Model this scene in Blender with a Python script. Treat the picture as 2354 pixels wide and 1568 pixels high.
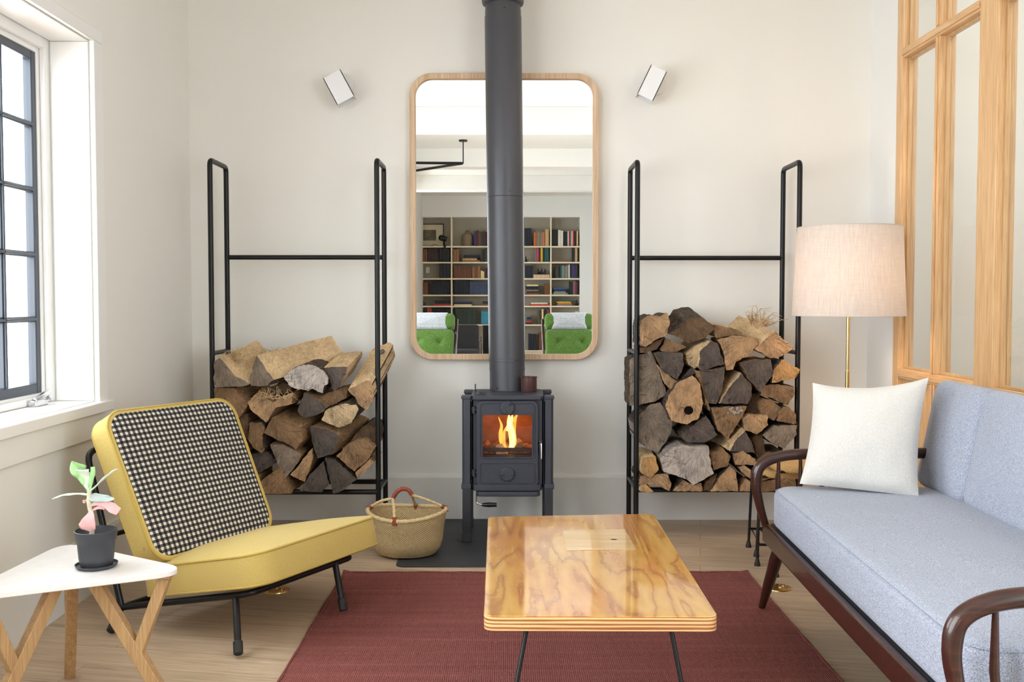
import bpy, math, random
from math import sin, cos, pi, radians as R, sqrt, floor as fl
from mathutils import Vector as V, Matrix, noise

for o in list(bpy.data.objects):
    bpy.data.objects.remove(o)
SC = bpy.context.scene
COL = SC.collection

# ------------------------------------------------------------------ camera, world, exposure
FPX, W, H = 2285.0, 2354.0, 1568.0
CAM = V((0.0, 0.0, 1.15))
PITCH, YAW = math.atan(94.0 / FPX), math.atan(7.0 / FPX)
cd = bpy.data.cameras.new('camera')
cd.sensor_width = 36.0
cd.lens = FPX / W * 36.0
cd.clip_start = 0.05
cam = bpy.data.objects.new('camera', cd)
cam.location = CAM
cam.rotation_euler = (pi / 2 - PITCH, 0, -YAW)
COL.objects.link(cam)
SC.camera = cam

wd = bpy.data.worlds.new('world')
SC.world = wd
wd.use_nodes = True
bg = wd.node_tree.nodes['Background']
bg.inputs[0].default_value = (0.93, 0.965, 1.0, 1)
bg.inputs[1].default_value = 4.0

SC.view_settings.view_transform = 'Standard'
SC.view_settings.look = 'None'
SC.view_settings.gamma = 1.0
SC.view_settings.use_curve_mapping = False
SC.view_settings.exposure = 1.42
try:
    SC.cycles.max_bounces = 16
    SC.cycles.diffuse_bounces = 8
    SC.cycles.glossy_bounces = 8
    SC.cycles.transparent_max_bounces = 16
except Exception:
    pass

def portal(name, loc, sx, sz, rot):
    l = bpy.data.lights.new(name, 'AREA')
    l.shape = 'RECTANGLE'; l.size = sx; l.size_y = sz
    l.cycles.is_portal = True
    o = bpy.data.objects.new(name, l); COL.objects.link(o)
    o.location = loc; o.rotation_euler = rot
    return o

LX, RX, BY, CZ = -1.65, 1.87, 5.18, 3.13      # left wall, right wall, fireplace wall, ceiling
RY = -8.75                                    # far wall behind the camera
# windows: (y0, y1) spans in each side wall, the rear ones added for light
WIN_L = (2.35, 3.95, 0.75, 2.17)
REAR_L = [(-1.0, 1.9), (-6.4, -4.4)]
REAR_R = [(-1.0, 1.9)]
RZ0, RZ1 = 0.45, 2.75
portal('daylight_window', (LX - 0.24, 3.15, 1.46), 1.6, 1.42, (0, -pi / 2, 0)).rotation_euler = (pi / 2, 0, -pi / 2)
for a, b in REAR_L:  # sky light through the added rear openings
    portal('daylight_window', (LX - 0.24, (a + b) / 2, (RZ0 + RZ1) / 2), b - a, RZ1 - RZ0, (pi / 2, 0, -pi / 2))
for a, b in REAR_R:
    portal('daylight_window', (RX + 0.24, (a + b) / 2, (RZ0 + RZ1) / 2), b - a, RZ1 - RZ0, (pi / 2, 0, pi / 2))

# the fire's own light
fl_l = bpy.data.lights.new('fire_glow', 'POINT'); fl_l.energy = 0.3; fl_l.color = (1.0, 0.42, 0.14); fl_l.shadow_soft_size = 0.03
fo_ = bpy.data.objects.new('fire_glow', fl_l); COL.objects.link(fo_); fo_.location = (0.005, 4.80, 0.56)
# area light added to brighten the hall behind the oak and glass screen
hl_ = bpy.data.lights.new('added_hall_light', 'AREA'); hl_.shape = 'RECTANGLE'; hl_.size = 0.5; hl_.size_y = 3.0; hl_.energy = 9; hl_.color = (1.0, 0.98, 0.95)
ho_ = bpy.data.objects.new('added_hall_light', hl_); COL.objects.link(ho_); ho_.location = (RX + 0.8, 3.1, CZ - 0.03)

CR = Matrix.Rotation(-YAW, 3, 'Z') @ Matrix.Rotation(pi / 2 - PITCH, 3, 'X')
def ray(px, py):
    return CR @ V(((px - W / 2) / FPX, -(py - H / 2) / FPX, -1.0))
def aty(px, py, y):
    d = ray(px, py); t = y / d.y
    return CAM + d * t
def atz(px, py, z):
    d = ray(px, py); t = (z - CAM.z) / d.z
    return CAM + d * t
def atx(px, py, x):
    d = ray(px, py); t = x / d.x
    return CAM + d * t
YM = 5.145                                    # mirror glass plane
def mir(px, py, D):
    p = aty(px, py, D)
    return V((p.x, 2 * YM - D, p.z))

# ------------------------------------------------------------------ materials
def newmat(name):
    m = bpy.data.materials.new(name); m.use_nodes = True
    nt = m.node_tree
    return m, nt, nt.nodes['Principled BSDF']
def N(nt, t, **kw):
    n = nt.nodes.new(t)
    for k, v in kw.items():
        if k.startswith('i_'):
            n.inputs[k[2:].replace('_', ' ')].default_value = v
        else:
            setattr(n, k, v)
    return n
def c4(c): return (c[0], c[1], c[2], 1)
def s2l(r, g, b):
    f = lambda v: (v / 255 / 12.92) if v / 255 <= 0.04045 else ((v / 255 + 0.055) / 1.055) ** 2.4
    return (f(r), f(g), f(b))
def coords(nt, stretch=(1, 1, 1), kind='Object', rot=(0, 0, 0)):
    tc = N(nt, 'ShaderNodeTexCoord')
    mp = N(nt, 'ShaderNodeMapping')
    mp.inputs['Scale'].default_value = stretch
    mp.inputs['Rotation'].default_value = rot
    nt.links.new(tc.outputs[kind], mp.inputs[0])
    return mp.outputs[0]
def noise_n(nt, vec, scale, detail=4, rough=0.6, dist=0.0):
    n = N(nt, 'ShaderNodeTexNoise')
    n.inputs['Scale'].default_value = scale; n.inputs['Detail'].default_value = detail
    n.inputs['Roughness'].default_value = rough; n.inputs['Distortion'].default_value = dist
    nt.links.new(vec, n.inputs['Vector'])
    return n.outputs['Fac']
def ramp(nt, fac, stops):
    r = N(nt, 'ShaderNodeValToRGB')
    cr = r.color_ramp
    while len(cr.elements) < len(stops): cr.elements.new(0.5)
    for e, (p, c) in zip(cr.elements, stops):
        e.position = p; e.color = c4(c)
    nt.links.new(fac, r.inputs[0])
    return r.outputs[0]
def mixc(nt, fac, a, b, mode='MIX'):
    m = N(nt, 'ShaderNodeMix', data_type='RGBA', blend_type=mode)
    for s, v in ((m.inputs[0], fac), (m.inputs[6], a), (m.inputs[7], b)):
        if hasattr(v, 'links'): nt.links.new(v, s)
        else: s.default_value = v if isinstance(v, float) else c4(v)
    return m.outputs[2]
def math_n(nt, op, a, b=0.0):
    m = N(nt, 'ShaderNodeMath', operation=op)
    for s, v in ((m.inputs[0], a), (m.inputs[1], b)):
        if hasattr(v, 'links'): nt.links.new(v, s)
        else: s.default_value = v
    return m.outputs[0]
def bump(nt, bs, h, strength, dist=0.002):
    b = N(nt, 'ShaderNodeBump')
    b.inputs['Strength'].default_value = strength; b.inputs['Distance'].default_value = dist
    nt.links.new(h, b.inputs['Height']); nt.links.new(b.outputs[0], bs.inputs['Normal'])
def flat(name, c, rough=0.6, metal=0.0, vary=0.0, scale=6.0, bmp=0.0, bscale=200.0, stretch=(1, 1, 1), coat=0.0, spec=0.5, sheen=0.0, bdist=0.001):
    m, nt, bs = newmat(name)
    bs.inputs['Base Color'].default_value = c4(c)
    bs.inputs['Roughness'].default_value = rough
    bs.inputs['Metallic'].default_value = metal
    bs.inputs['Specular IOR Level'].default_value = spec
    bs.inputs['Coat Weight'].default_value = coat
    bs.inputs['Sheen Weight'].default_value = sheen
    vec = coords(nt, stretch)
    n = noise_n(nt, vec, scale)
    d = tuple(x * (1 - vary) for x in c); e = tuple(min(1, x * (1 + vary)) for x in c)
    nt.links.new(ramp(nt, n, [(0.3, d), (0.7, e)]), bs.inputs['Base Color'])
    if bmp:
        bump(nt, bs, noise_n(nt, vec, bscale, 2), bmp, bdist)
    return m
def wood(name, c1, c2, axis=0, scale=1.0, rough=0.45, coat=0.0, bmp=0.15, c3=None):
    """long grain streaks along the axis"""
    m, nt, bs = newmat(name)
    st = [14.0 * scale] * 3; st[axis] = 0.9 * scale
    vec = coords(nt, tuple(st))
    n = noise_n(nt, vec, 3.0, 6, 0.65, 0.6)
    st2 = [60.0 * scale] * 3; st2[axis] = 2.0 * scale
    vec2 = coords(nt, tuple(st2))
    n2 = noise_n(nt, vec2, 3.0, 3, 0.6, 0.2)
    a = ramp(nt, n, [(0.3, c1), (0.68, c2)])
    b = ramp(nt, n2, [(0.35, tuple(x * 0.72 for x in c1)), (0.6, (1, 1, 1))])
    nt.links.new(mixc(nt, 0.35, a, b, 'MULTIPLY'), bs.inputs['Base Color'])
    bs.inputs['Roughness'].default_value = rough
    bs.inputs['Coat Weight'].default_value = coat
    bump(nt, bs, n2, bmp, 0.0006)
    return m
def glass_m(name, tint=(0.97, 0.985, 0.98), ior=1.45, rough=0.0):
    m, nt, bs = newmat(name)
    out = nt.nodes['Material Output']
    tr = N(nt, 'ShaderNodeBsdfTransparent'); tr.inputs[0].default_value = c4(tint)
    gl = N(nt, 'ShaderNodeBsdfGlossy'); gl.inputs['Roughness'].default_value = rough
    fr = N(nt, 'ShaderNodeFresnel'); ge = N(nt, 'ShaderNodeNewGeometry')
    # the same surface reflectance from both sides of a thin pane
    nt.links.new(math_n(nt, 'ADD', math_n(nt, 'MULTIPLY', ge.outputs['Backfacing'], 1.0 / ior - ior), ior), fr.inputs[0])
    mx = N(nt, 'ShaderNodeMixShader')
    nt.links.new(fr.outputs[0], mx.inputs[0]); nt.links.new(tr.outputs[0], mx.inputs[1]); nt.links.new(gl.outputs[0], mx.inputs[2])
    nt.links.new(mx.outputs[0], out.inputs[0]); nt.nodes.remove(bs)
    return m

M = {}
M['wall'] = flat('wall_paint', (0.825, 0.82, 0.782), 0.6, vary=0.01, scale=1.5, bmp=0.05, bscale=90)
M['wall_white'] = flat('white_wall_paint', (0.82, 0.825, 0.815), 0.6, vary=0.01, scale=1.5)
M['base'] = flat('baseboard_paint', (0.74, 0.735, 0.71), 0.45, vary=0.01)
M['trim'] = flat('white_trim_paint', (0.84, 0.84, 0.83), 0.35, vary=0.01)
M['ceil'] = flat('ceiling_paint', (0.86, 0.86, 0.84), 0.8, vary=0.01)
M['sash'] = flat('grey_black_window_metal', s2l(58, 66, 78), 0.35, vary=0.05)
M['black_tube'] = flat('satin_black_steel', (0.008, 0.008, 0.009), 0.34, vary=0.1, scale=20, spec=0.3)
M['iron'] = flat('blue_black_cast_iron', s2l(55, 58, 69), 0.5, metal=0.0, vary=0.08, scale=12, bmp=0.25, bscale=260, spec=0.5)
M['iron_dark'] = flat('dark_cast_iron', s2l(46, 48, 54), 0.45, vary=0.1, scale=14, bmp=0.4, bscale=160)
M['flue'] = flat('matte_black_flue_enamel', s2l(78, 79, 85), 0.42, metal=0.3, vary=0.04, scale=3)
M['fire_wall'] = flat('sooty_firebrick', s2l(168, 116, 84), 0.9, vary=0.4, scale=9)
M['chrome'] = flat('bright_steel', (0.7, 0.7, 0.72), 0.18, metal=1.0)
M['grip'] = flat('black_handle_grip', (0.006, 0.006, 0.007), 0.3)
M['slab'] = flat('black_hearth_steel', s2l(50, 53, 58), 0.55, vary=0.22, scale=3.5, stretch=(1, 3, 1))
M['oak'] = wood('light_oak_vertical', s2l(212, 170, 120), s2l(232, 194, 146), 2, 1.0, 0.45)
M['oak_x'] = wood('light_oak_horizontal', s2l(214, 180, 140), s2l(230, 200, 162), 0, 1.0, 0.45)
M['oak_y'] = wood('light_oak_rail', s2l(212, 170, 120), s2l(232, 194, 146), 1, 1.0, 0.45)
M['ash'] = wood('pale_ash_mirror_frame', s2l(210, 178, 144), s2l(226, 198, 166), 2, 0.8, 0.5)
M['leg_wood'] = wood('honey_oak_leg', s2l(168, 132, 88), s2l(196, 160, 112), 2, 1.6, 0.5)
M['dark_wood'] = wood('dark_stained_beech', s2l(44, 21, 16), s2l(70, 36, 27), 0, 1.2, 0.28, coat=0.3, bmp=0.05)
M['shade_in'] = flat('white_lamp_enamel', s2l(238, 240, 244), 0.4)
M['brass'] = flat('brushed_brass', (0.75, 0.53, 0.22), 0.25, metal=1.0, vary=0.1)
M['shelf'] = flat('cream_shelf_paint', s2l(232, 220, 196), 0.5, vary=0.02)
M['shelf_back'] = flat('grey_beige_shelf_back', s2l(170, 164, 150), 0.7, vary=0.03)
M['glass'] = glass_m('clear_window_glass')
M['glass_screen'] = glass_m('clear_partition_glass', (0.93, 0.95, 0.945), 1.52)
M['glass_stove'] = glass_m('stove_glass', (0.95, 0.9, 0.85), 1.45)
m, nt, bs = newmat('mirror_silver'); bs.inputs['Base Color'].default_value = (0.93, 0.945, 0.935, 1)
bs.inputs['Metallic'].default_value = 1; bs.inputs['Roughness'].default_value = 0.0; M['mirror'] = m

def fabric(name, c1, c2, scale=450, rough=0.95, bmp=0.5, big=0.06, stretch=(1, 1, 1)):
    m, nt, bs = newmat(name)
    vec = coords(nt, stretch)
    n = noise_n(nt, vec, scale, 3, 0.8)
    b = noise_n(nt, vec, 4, 2)
    col = ramp(nt, n, [(0.36, c1), (0.62, c2)])
    sh = ramp(nt, b, [(0.3, (1 - big,) * 3), (0.7, (1, 1, 1))])
    nt.links.new(mixc(nt, 1.0, col, sh, 'MULTIPLY'), bs.inputs['Base Color'])
    bs.inputs['Roughness'].default_value = rough
    bs.inputs['Sheen Weight'].default_value = 0.15
    bs.inputs['Specular IOR Level'].default_value = 0.2
    bump(nt, bs, n, bmp, 0.0012)
    return m
M['sofa'] = fabric('blue_grey_melange_wool', s2l(108, 116, 136), s2l(190, 196, 210), 400)
M['linen'] = fabric('off_white_linen', s2l(206, 203, 198), s2l(226, 224, 219), 420, bmp=0.5, stretch=(1, 1, 0.4))
M['yellow'] = fabric('mustard_wool_felt', s2l(186, 160, 82), s2l(212, 188, 116), 500, bmp=0.35)
M['yellow_pipe'] = fabric('mustard_piping', s2l(176, 148, 66), s2l(200, 174, 92), 500)
M['green'] = fabric('leaf_green_upholstery', s2l(56, 84, 30), s2l(82, 112, 46), 90, bmp=0.2)
M['grey_cloth'] = fabric('pale_grey_headrest_cloth', s2l(140, 144, 147), s2l(172, 176, 180), 90, bmp=0.2)
M['black_cloth'] = flat('black_upholstery', (0.02, 0.02, 0.024), 0.8, vary=0.2)
M['shade'] = None
def shade_mat():
    m, nt, bs = newmat('pinkish_linen_lampshade')
    vec = coords(nt, (160, 160, 5)); vec2 = coords(nt, (6, 6, 200))
    n = noise_n(nt, vec, 1.5, 4, 0.7); n2 = noise_n(nt, vec2, 1.5, 4, 0.7)
    a = ramp(nt, n, [(0.3, s2l(224, 214, 206)), (0.7, s2l(243, 237, 231))])
    b = ramp(nt, n2, [(0.3, (0.9, 0.9, 0.9)), (0.7, (1, 1, 1))])
    colr = mixc(nt, 1.0, a, b, 'MULTIPLY')
    nt.links.new(colr, bs.inputs['Base Color'])
    bs.inputs['Roughness'].default_value = 0.9
    out = nt.nodes['Material Output']
    tl = N(nt, 'ShaderNodeBsdfTranslucent'); nt.links.new(colr, tl.inputs[0])
    mx = N(nt, 'ShaderNodeMixShader'); mx.inputs[0].default_value = 0.32
    nt.links.new(bs.outputs[0], mx.inputs[1]); nt.links.new(tl.outputs[0], mx.inputs[2]); nt.links.new(mx.outputs[0], out.inputs[0])
    return m
M['shade'] = shade_mat()

def floor_mat():
    m, nt, bs = newmat('pale_oak_floorboards')
    vec = coords(nt, (1, 1, 1), 'Object', (0, 0, R(11)))
    br = N(nt, 'ShaderNodeTexBrick')
    br.offset = 0.37; br.squash = 1.0
    for k, v in (('Scale', 1.0), ('Mortar Size', 0.0012), ('Mortar Smooth', 0.1), ('Bias', 0.0), ('Brick Width', 1.9), ('Row Height', 0.155)):
        br.inputs[k].default_value = v
    br.inputs['Color1'].default_value = (0, 0, 0, 1); br.inputs['Color2'].default_value = (1, 1, 1, 1); br.inputs['Mortar'].default_value = (0.5, 0.5, 0.5, 1)
    nt.links.new(vec, br.inputs['Vector'])
    gv = N(nt, 'ShaderNodeVectorMath', operation='MULTIPLY'); gv.inputs[1].default_value = (1.2, 16, 1)
    nt.links.new(vec, gv.inputs[0])
    add = N(nt, 'ShaderNodeVectorMath', operation='ADD'); nt.links.new(gv.outputs[0], add.inputs[0]); nt.links.new(br.outputs['Color'], add.inputs[1])
    n = noise_n(nt, add.outputs[0], 3.0, 7, 0.62, 0.8)
    wood_c = ramp(nt, n, [(0.28, s2l(166, 142, 118)), (0.5, s2l(190, 168, 142)), (0.75, s2l(208, 188, 162))])
    tone = ramp(nt, br.outputs['Color'], [(0.0, (0.86, 0.85, 0.84)), (1.0, (1.0, 1.0, 1.0))])
    c = mixc(nt, 1.0, wood_c, tone, 'MULTIPLY')
    c = mixc(nt, br.outputs['Fac'], c, s2l(128, 106, 88))
    nt.links.new(c, bs.inputs['Base Color'])
    bs.inputs['Roughness'].default_value = 0.42
    bump(nt, bs, n, 0.12, 0.001)
    return m
M['floor'] = floor_mat()

def rug_mat():
    m, nt, bs = newmat('woven_maroon_wool')
    vec = coords(nt)
    w1 = N(nt, 'ShaderNodeTexWave', wave_type='BANDS', bands_direction='Y'); w1.inputs['Scale'].default_value = 62; w1.inputs['Distortion'].default_value = 1.2
    w1.inputs['Detail'].default_value = 2; w1.inputs['Detail Scale'].default_value = 2
    w2 = N(nt, 'ShaderNodeTexWave', wave_type='BANDS', bands_direction='X'); w2.inputs['Scale'].default_value = 48; w2.inputs['Distortion'].default_value = 1.5
    w2.inputs['Detail'].default_value = 2
    nt.links.new(vec, w1.inputs[0]); nt.links.new(vec, w2.inputs[0])
    wv = math_n(nt, 'MULTIPLY', w1.outputs['Fac'], w2.outputs['Fac'])
    st = noise_n(nt, coords(nt, (0.5, 14, 1)), 2.0, 5, 0.7)
    fi = noise_n(nt, vec, 300, 2)
    a = ramp(nt, st, [(0.3, s2l(120, 62, 59)), (0.55, s2l(140, 76, 72)), (0.75, s2l(160, 100, 92))])
    b = ramp(nt, wv, [(0.0, (0.68, 0.68, 0.68)), (0.6, (1.12, 1.12, 1.12))])
    c = mixc(nt, 1.0, a, b, 'MULTIPLY')
    c = mixc(nt, 0.35, c, ramp(nt, fi, [(0.35, s2l(98, 50, 52)), (0.65, s2l(186, 128, 118))]))
    nt.links.new(c, bs.inputs['Base Color'])
    bs.inputs['Roughness'].default_value = 0.95; bs.inputs['Specular IOR Level'].default_value = 0.15
    bump(nt, bs, wv, 0.9, 0.003)
    return m
M['rug'] = rug_mat()

def ply_top():
    m, nt, bs = newmat('lacquered_fir_plywood')
    vec = coords(nt, (3.4, 0.42, 1))
    base = noise_n(nt, vec, 2.4, 2, 0.5, 0.5)
    k = math_n(nt, 'MULTIPLY', base, 44.0)
    wob = noise_n(nt, coords(nt, (9, 3, 1)), 3.0, 4, 0.6)
    k2 = math_n(nt, 'ADD', k, math_n(nt, 'MULTIPLY', wob, 5.0))
    s = math_n(nt, 'SINE', k2)
    rg = math_n(nt, 'MULTIPLY', math_n(nt, 'ADD', s, 1.0), 0.5)
    grain = ramp(nt, rg, [(0.0, s2l(178, 122, 54)), (0.14, s2l(200, 148, 68)), (1.0, s2l(212, 164, 82))])
    big = noise_n(nt, coords(nt, (3.6, 0.55, 1)), 1.9, 5, 0.6, 0.3)
    patch = ramp(nt, big, [(0.42, s2l(232, 190, 122)), (0.5, (0.97, 0.9, 0.76)), (0.56, (1, 1, 0.97))])
    c = mixc(nt, 0.75, grain, patch, 'MULTIPLY')
    nt.links.new(c, bs.inputs['Base Color'])
    bs.inputs['Roughness'].default_value = 0.22
    bs.inputs['Coat Weight'].default_value = 1.0; bs.inputs['Coat Roughness'].default_value = 0.05
    bump(nt, bs, math_n(nt, 'ADD', rg, base), 0.12, 0.002)
    return m
M['ply'] = ply_top()
def ply_edge():
    m, nt, bs = newmat('plywood_edge_layers')
    tc = N(nt, 'ShaderNodeTexCoord'); sp = N(nt, 'ShaderNodeSeparateXYZ'); nt.links.new(tc.outputs['Object'], sp.inputs[0])
    nz = noise_n(nt, coords(nt, (1.5, 6, 70)), 2, 3)
    z = math_n(nt, 'ADD', math_n(nt, 'MULTIPLY', sp.outputs[2], 2 * pi / 0.0092), math_n(nt, 'MULTIPLY', nz, 5.0))
    s = math_n(nt, 'SINE', z)
    c = ramp(nt, math_n(nt, 'MULTIPLY', math_n(nt, 'ADD', s, 1.0), 0.5), [(0.15, s2l(140, 88, 50)), (0.45, s2l(196, 140, 88)), (0.9, s2l(222, 182, 130))])
    nt.links.new(c, bs.inputs['Base Color']); bs.inputs['Roughness'].default_value = 0.3
    return m
M['ply_edge'] = ply_edge()

def gingham():
    m, nt, bs = newmat('black_white_gingham')
    tc = N(nt, 'ShaderNodeTexCoord'); sp = N(nt, 'ShaderNodeSeparateXYZ'); nt.links.new(tc.outputs['UV'], sp.inputs[0])
    P = 0.0205
    def st(s):
        f = math_n(nt, 'FRACT', math_n(nt, 'DIVIDE', s, P))
        return math_n(nt, 'GREATER_THAN', f, 0.5)
    a, b = st(sp.outputs[0]), st(sp.outputs[1])
    s = math_n(nt, 'MULTIPLY', math_n(nt, 'ADD', a, b), 0.5)
    r = N(nt, 'ShaderNodeValToRGB'); r.color_ramp.interpolation = 'CONSTANT'
    r.color_ramp.elements[0].color = c4(s2l(226, 218, 200)); r.color_ramp.elements[1].position = 0.25; r.color_ramp.elements[1].color = c4(s2l(88, 85, 84))
    e = r.color_ramp.elements.new(0.75); e.color = c4(s2l(12, 12, 16))
    nt.links.new(s, r.inputs[0])
    fi = noise_n(nt, coords(nt), 600, 2)
    c = mixc(nt, 0.5, r.outputs[0], ramp(nt, fi, [(0.3, (0.6, 0.6, 0.6)), (0.7, (1, 1, 1))]), 'MULTIPLY')
    nt.links.new(c, bs.inputs['Base Color']); bs.inputs['Roughness'].default_value = 0.95
    bump(nt, bs, fi, 0.4, 0.001)
    return m
M['gingham'] = gingham()

def log_end():
    m, nt, bs = newmat('sawn_log_end_grain')
    oi = N(nt, 'ShaderNodeObjectInfo')
    tc = N(nt, 'ShaderNodeTexCoord')
    sub = N(nt, 'ShaderNodeVectorMath', operation='ADD')
    cmb = N(nt, 'ShaderNodeCombineXYZ')
    nt.links.new(math_n(nt, 'SUBTRACT', math_n(nt, 'MULTIPLY', oi.outputs['Random'], 0.16), 0.08), cmb.inputs[0])
    cmb.inputs[2].default_value = -0.07
    nt.links.new(tc.outputs['Object'], sub.inputs[0]); nt.links.new(cmb.outputs[0], sub.inputs[1])
    fl2 = N(nt, 'ShaderNodeVectorMath', operation='MULTIPLY'); fl2.inputs[1].default_value = (1, 0, 1)
    nt.links.new(sub.outputs[0], fl2.inputs[0])
    ln = N(nt, 'ShaderNodeVectorMath', operation='LENGTH'); nt.links.new(fl2.outputs[0], ln.inputs[0])
    nz = noise_n(nt, tc.outputs['Object'], 22, 3)
    ringv = math_n(nt, 'SINE', math_n(nt, 'ADD', math_n(nt, 'MULTIPLY', ln.outputs['Value'], 1250.0), math_n(nt, 'MULTIPLY', nz, 22.0)))
    ringv = math_n(nt, 'MULTIPLY', math_n(nt, 'ADD', ringv, 1.0), 0.5)
    # radial rays and cracks
    sx = N(nt, 'ShaderNodeSeparateXYZ'); nt.links.new(fl2.outputs[0], sx.inputs[0])
    ang = math_n(nt, 'ARCTAN2', sx.outputs[2], sx.outputs[0])
    cv = N(nt, 'ShaderNodeCombineXYZ')
    nt.links.new(math_n(nt, 'MULTIPLY', ang, 22.0), cv.inputs[0]); nt.links.new(math_n(nt, 'MULTIPLY', ln.outputs['Value'], 9.0), cv.inputs[1])
    rays = noise_n(nt, cv.outputs[0], 1.4, 5, 0.7, 0.3)
    blot = noise_n(nt, tc.outputs['Object'], 13, 5, 0.7)
    c = mixc(nt, 1.0, oi.outputs['Color'], ramp(nt, rays, [(0.24, (0.16, 0.13, 0.11)), (0.36, (0.78, 0.76, 0.74)), (0.66, (1.12, 1.1, 1.08))]), 'MULTIPLY')
    c = mixc(nt, 0.16, c, ramp(nt, ringv, [(0.0, (0.4, 0.37, 0.35)), (1.0, (1.15, 1.15, 1.15))]), 'MULTIPLY')
    # a few open radial cracks
    cv2 = N(nt, 'ShaderNodeCombineXYZ')
    nt.links.new(math_n(nt, 'ADD', math_n(nt, 'MULTIPLY', ang, 5.0), math_n(nt, 'MULTIPLY', nz, 1.2)), cv2.inputs[0]); nt.links.new(math_n(nt, 'MULTIPLY', ln.outputs['Value'], 5.0), cv2.inputs[1])
    nt.links.new(math_n(nt, 'MULTIPLY', oi.outputs['Random'], 50.0), cv2.inputs[2])
    vo = N(nt, 'ShaderNodeTexVoronoi', feature='DISTANCE_TO_EDGE'); vo.inputs['Scale'].default_value = 1.3; nt.links.new(cv2.outputs[0], vo.inputs['Vector'])
    crk = ramp(nt, vo.outputs['Distance'], [(0.0, (0.22, 0.19, 0.17)), (0.035, (1, 1, 1))])
    c = mixc(nt, 0.8, c, crk, 'MULTIPLY')
    # saw-mark streaks running one way
    sw = noise_n(nt, coords(nt, (170, 1, 14), 'Object', (0, 0.5, 0)), 1.5, 4, 0.7)
    c = mixc(nt, 0.75, c, ramp(nt, sw, [(0.3, (0.62, 0.6, 0.58)), (0.6, (1.1, 1.1, 1.1))]), 'MULTIPLY')
    c = mixc(nt, 1.0, c, ramp(nt, blot, [(0.3, (0.6, 0.6, 0.62)), (0.5, (1, 1, 1)), (0.72, (1.35, 1.32, 1.25))]), 'MULTIPLY')
    nt.links.new(c, bs.inputs['Base Color']); bs.inputs['Roughness'].default_value = 0.9; bs.inputs['Specular IOR Level'].default_value = 0.2
    bump(nt, bs, math_n(nt, 'ADD', rays, math_n(nt, 'MULTIPLY', ringv, 0.3)), 0.8, 0.004)
    return m
M['log_end'] = log_end()
def split_m(name, c1, c2, c3, bd=0.006):
    m, nt, bs = newmat(name)
    n = noise_n(nt, coords(nt, (75, 5, 75)), 1.6, 6, 0.75, 0.6)
    n2 = noise_n(nt, coords(nt, (9, 4, 9)), 1.5, 3, 0.6)
    a = ramp(nt, n, [(0.26, c1), (0.45, c2), (0.7, c3)])
    b = ramp(nt, n2, [(0.3, (0.66, 0.63, 0.6)), (0.6, (1, 1, 1))])
    nt.links.new(mixc(nt, 1.0, a, b, 'MULTIPLY'), bs.inputs['Base Color'])
    bs.inputs['Roughness'].default_value = 0.9; bs.inputs['Specular IOR Level'].default_value = 0.2
    bump(nt, bs, n, 0.9, bd)
    return m
M['split_light'] = split_m('pale_split_wood', s2l(150, 116, 78), s2l(222, 190, 146), s2l(244, 222, 184))
M['split_brown'] = split_m('brown_split_wood', s2l(76, 54, 38), s2l(146, 114, 82), s2l(190, 158, 118))
M['bark'] = split_m('rough_grey_bark', s2l(40, 32, 27), s2l(88, 74, 64), s2l(140, 124, 108), 0.01)
M['white_bark'] = split_m('weathered_white_wood', s2l(92, 78, 70), s2l(178, 166, 158), s2l(222, 214, 208), 0.012)

def weave(name, c1, c2, c3, sy=90, sx=34):
    m, nt, bs = newmat(name)
    tc = N(nt, 'ShaderNodeTexCoord'); sp = N(nt, 'ShaderNodeSeparateXYZ'); nt.links.new(tc.outputs['UV'], sp.inputs[0])
    wob = noise_n(nt, tc.outputs['UV'], 30, 2)
    u = math_n(nt, 'ADD', math_n(nt, 'MULTIPLY', sp.outputs[0], sx * 2 * pi), math_n(nt, 'MULTIPLY', wob, 3.0))
    v = math_n(nt, 'MULTIPLY', sp.outputs[1], sy * 2 * pi)
    w = math_n(nt, 'MULTIPLY', math_n(nt, 'SINE', u), math_n(nt, 'SINE', v))
    w = math_n(nt, 'MULTIPLY', math_n(nt, 'ADD', w, 1.0), 0.5)
    n = noise_n(nt, tc.outputs['UV'], 60, 3)
    a = ramp(nt, w, [(0.1, c1), (0.45, c2), (0.85, c3)])
    nt.links.new(mixc(nt, 0.5, a, ramp(nt, n, [(0.3, (0.6, 0.58, 0.5)), (0.7, (1, 1, 1))]), 'MULTIPLY'), bs.inputs['Base Color'])
    bs.inputs['Roughness'].default_value = 0.8
    bump(nt, bs, w, 0.8, 0.003)
    return m
M['straw'] = weave('woven_straw', s2l(130, 104, 66), s2l(196, 170, 124), s2l(224, 204, 162), 30, 85)
M['wicker'] = weave('honey_wicker', s2l(150, 104, 52), s2l(214, 166, 100), s2l(234, 196, 138), 110, 110)
M['rope'] = flat('straw_rope', s2l(208, 184, 140), 0.8, vary=0.22, scale=90, bmp=0.8, bscale=150, bdist=0.003)
M['leather'] = flat('red_brown_leather', s2l(140, 62, 38), 0.5, vary=0.25, scale=60, bmp=0.4, bscale=120)
M['marble'] = flat('speckled_white_table_top', s2l(230, 227, 224), 0.3, vary=0.04, scale=30)
M['pot'] = flat('charcoal_pot_plastic', s2l(56, 58, 64), 0.5, vary=0.05)
M['soil'] = flat('dark_soil', s2l(40, 32, 26), 0.95, vary=0.5, scale=80, bmp=1, bscale=80, bdist=0.004)
M['enamel'] = flat('brown_speckled_enamel', s2l(92, 64, 60), 0.3, vary=0.4, scale=260, metal=0.2)
M['leaf_green'] = flat('fresh_green_leaf', s2l(160, 206, 140), 0.5, vary=0.15, scale=30)
M['leaf_pale'] = flat('pale_green_leaf', s2l(214, 230, 208), 0.5, vary=0.06, scale=30)
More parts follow.
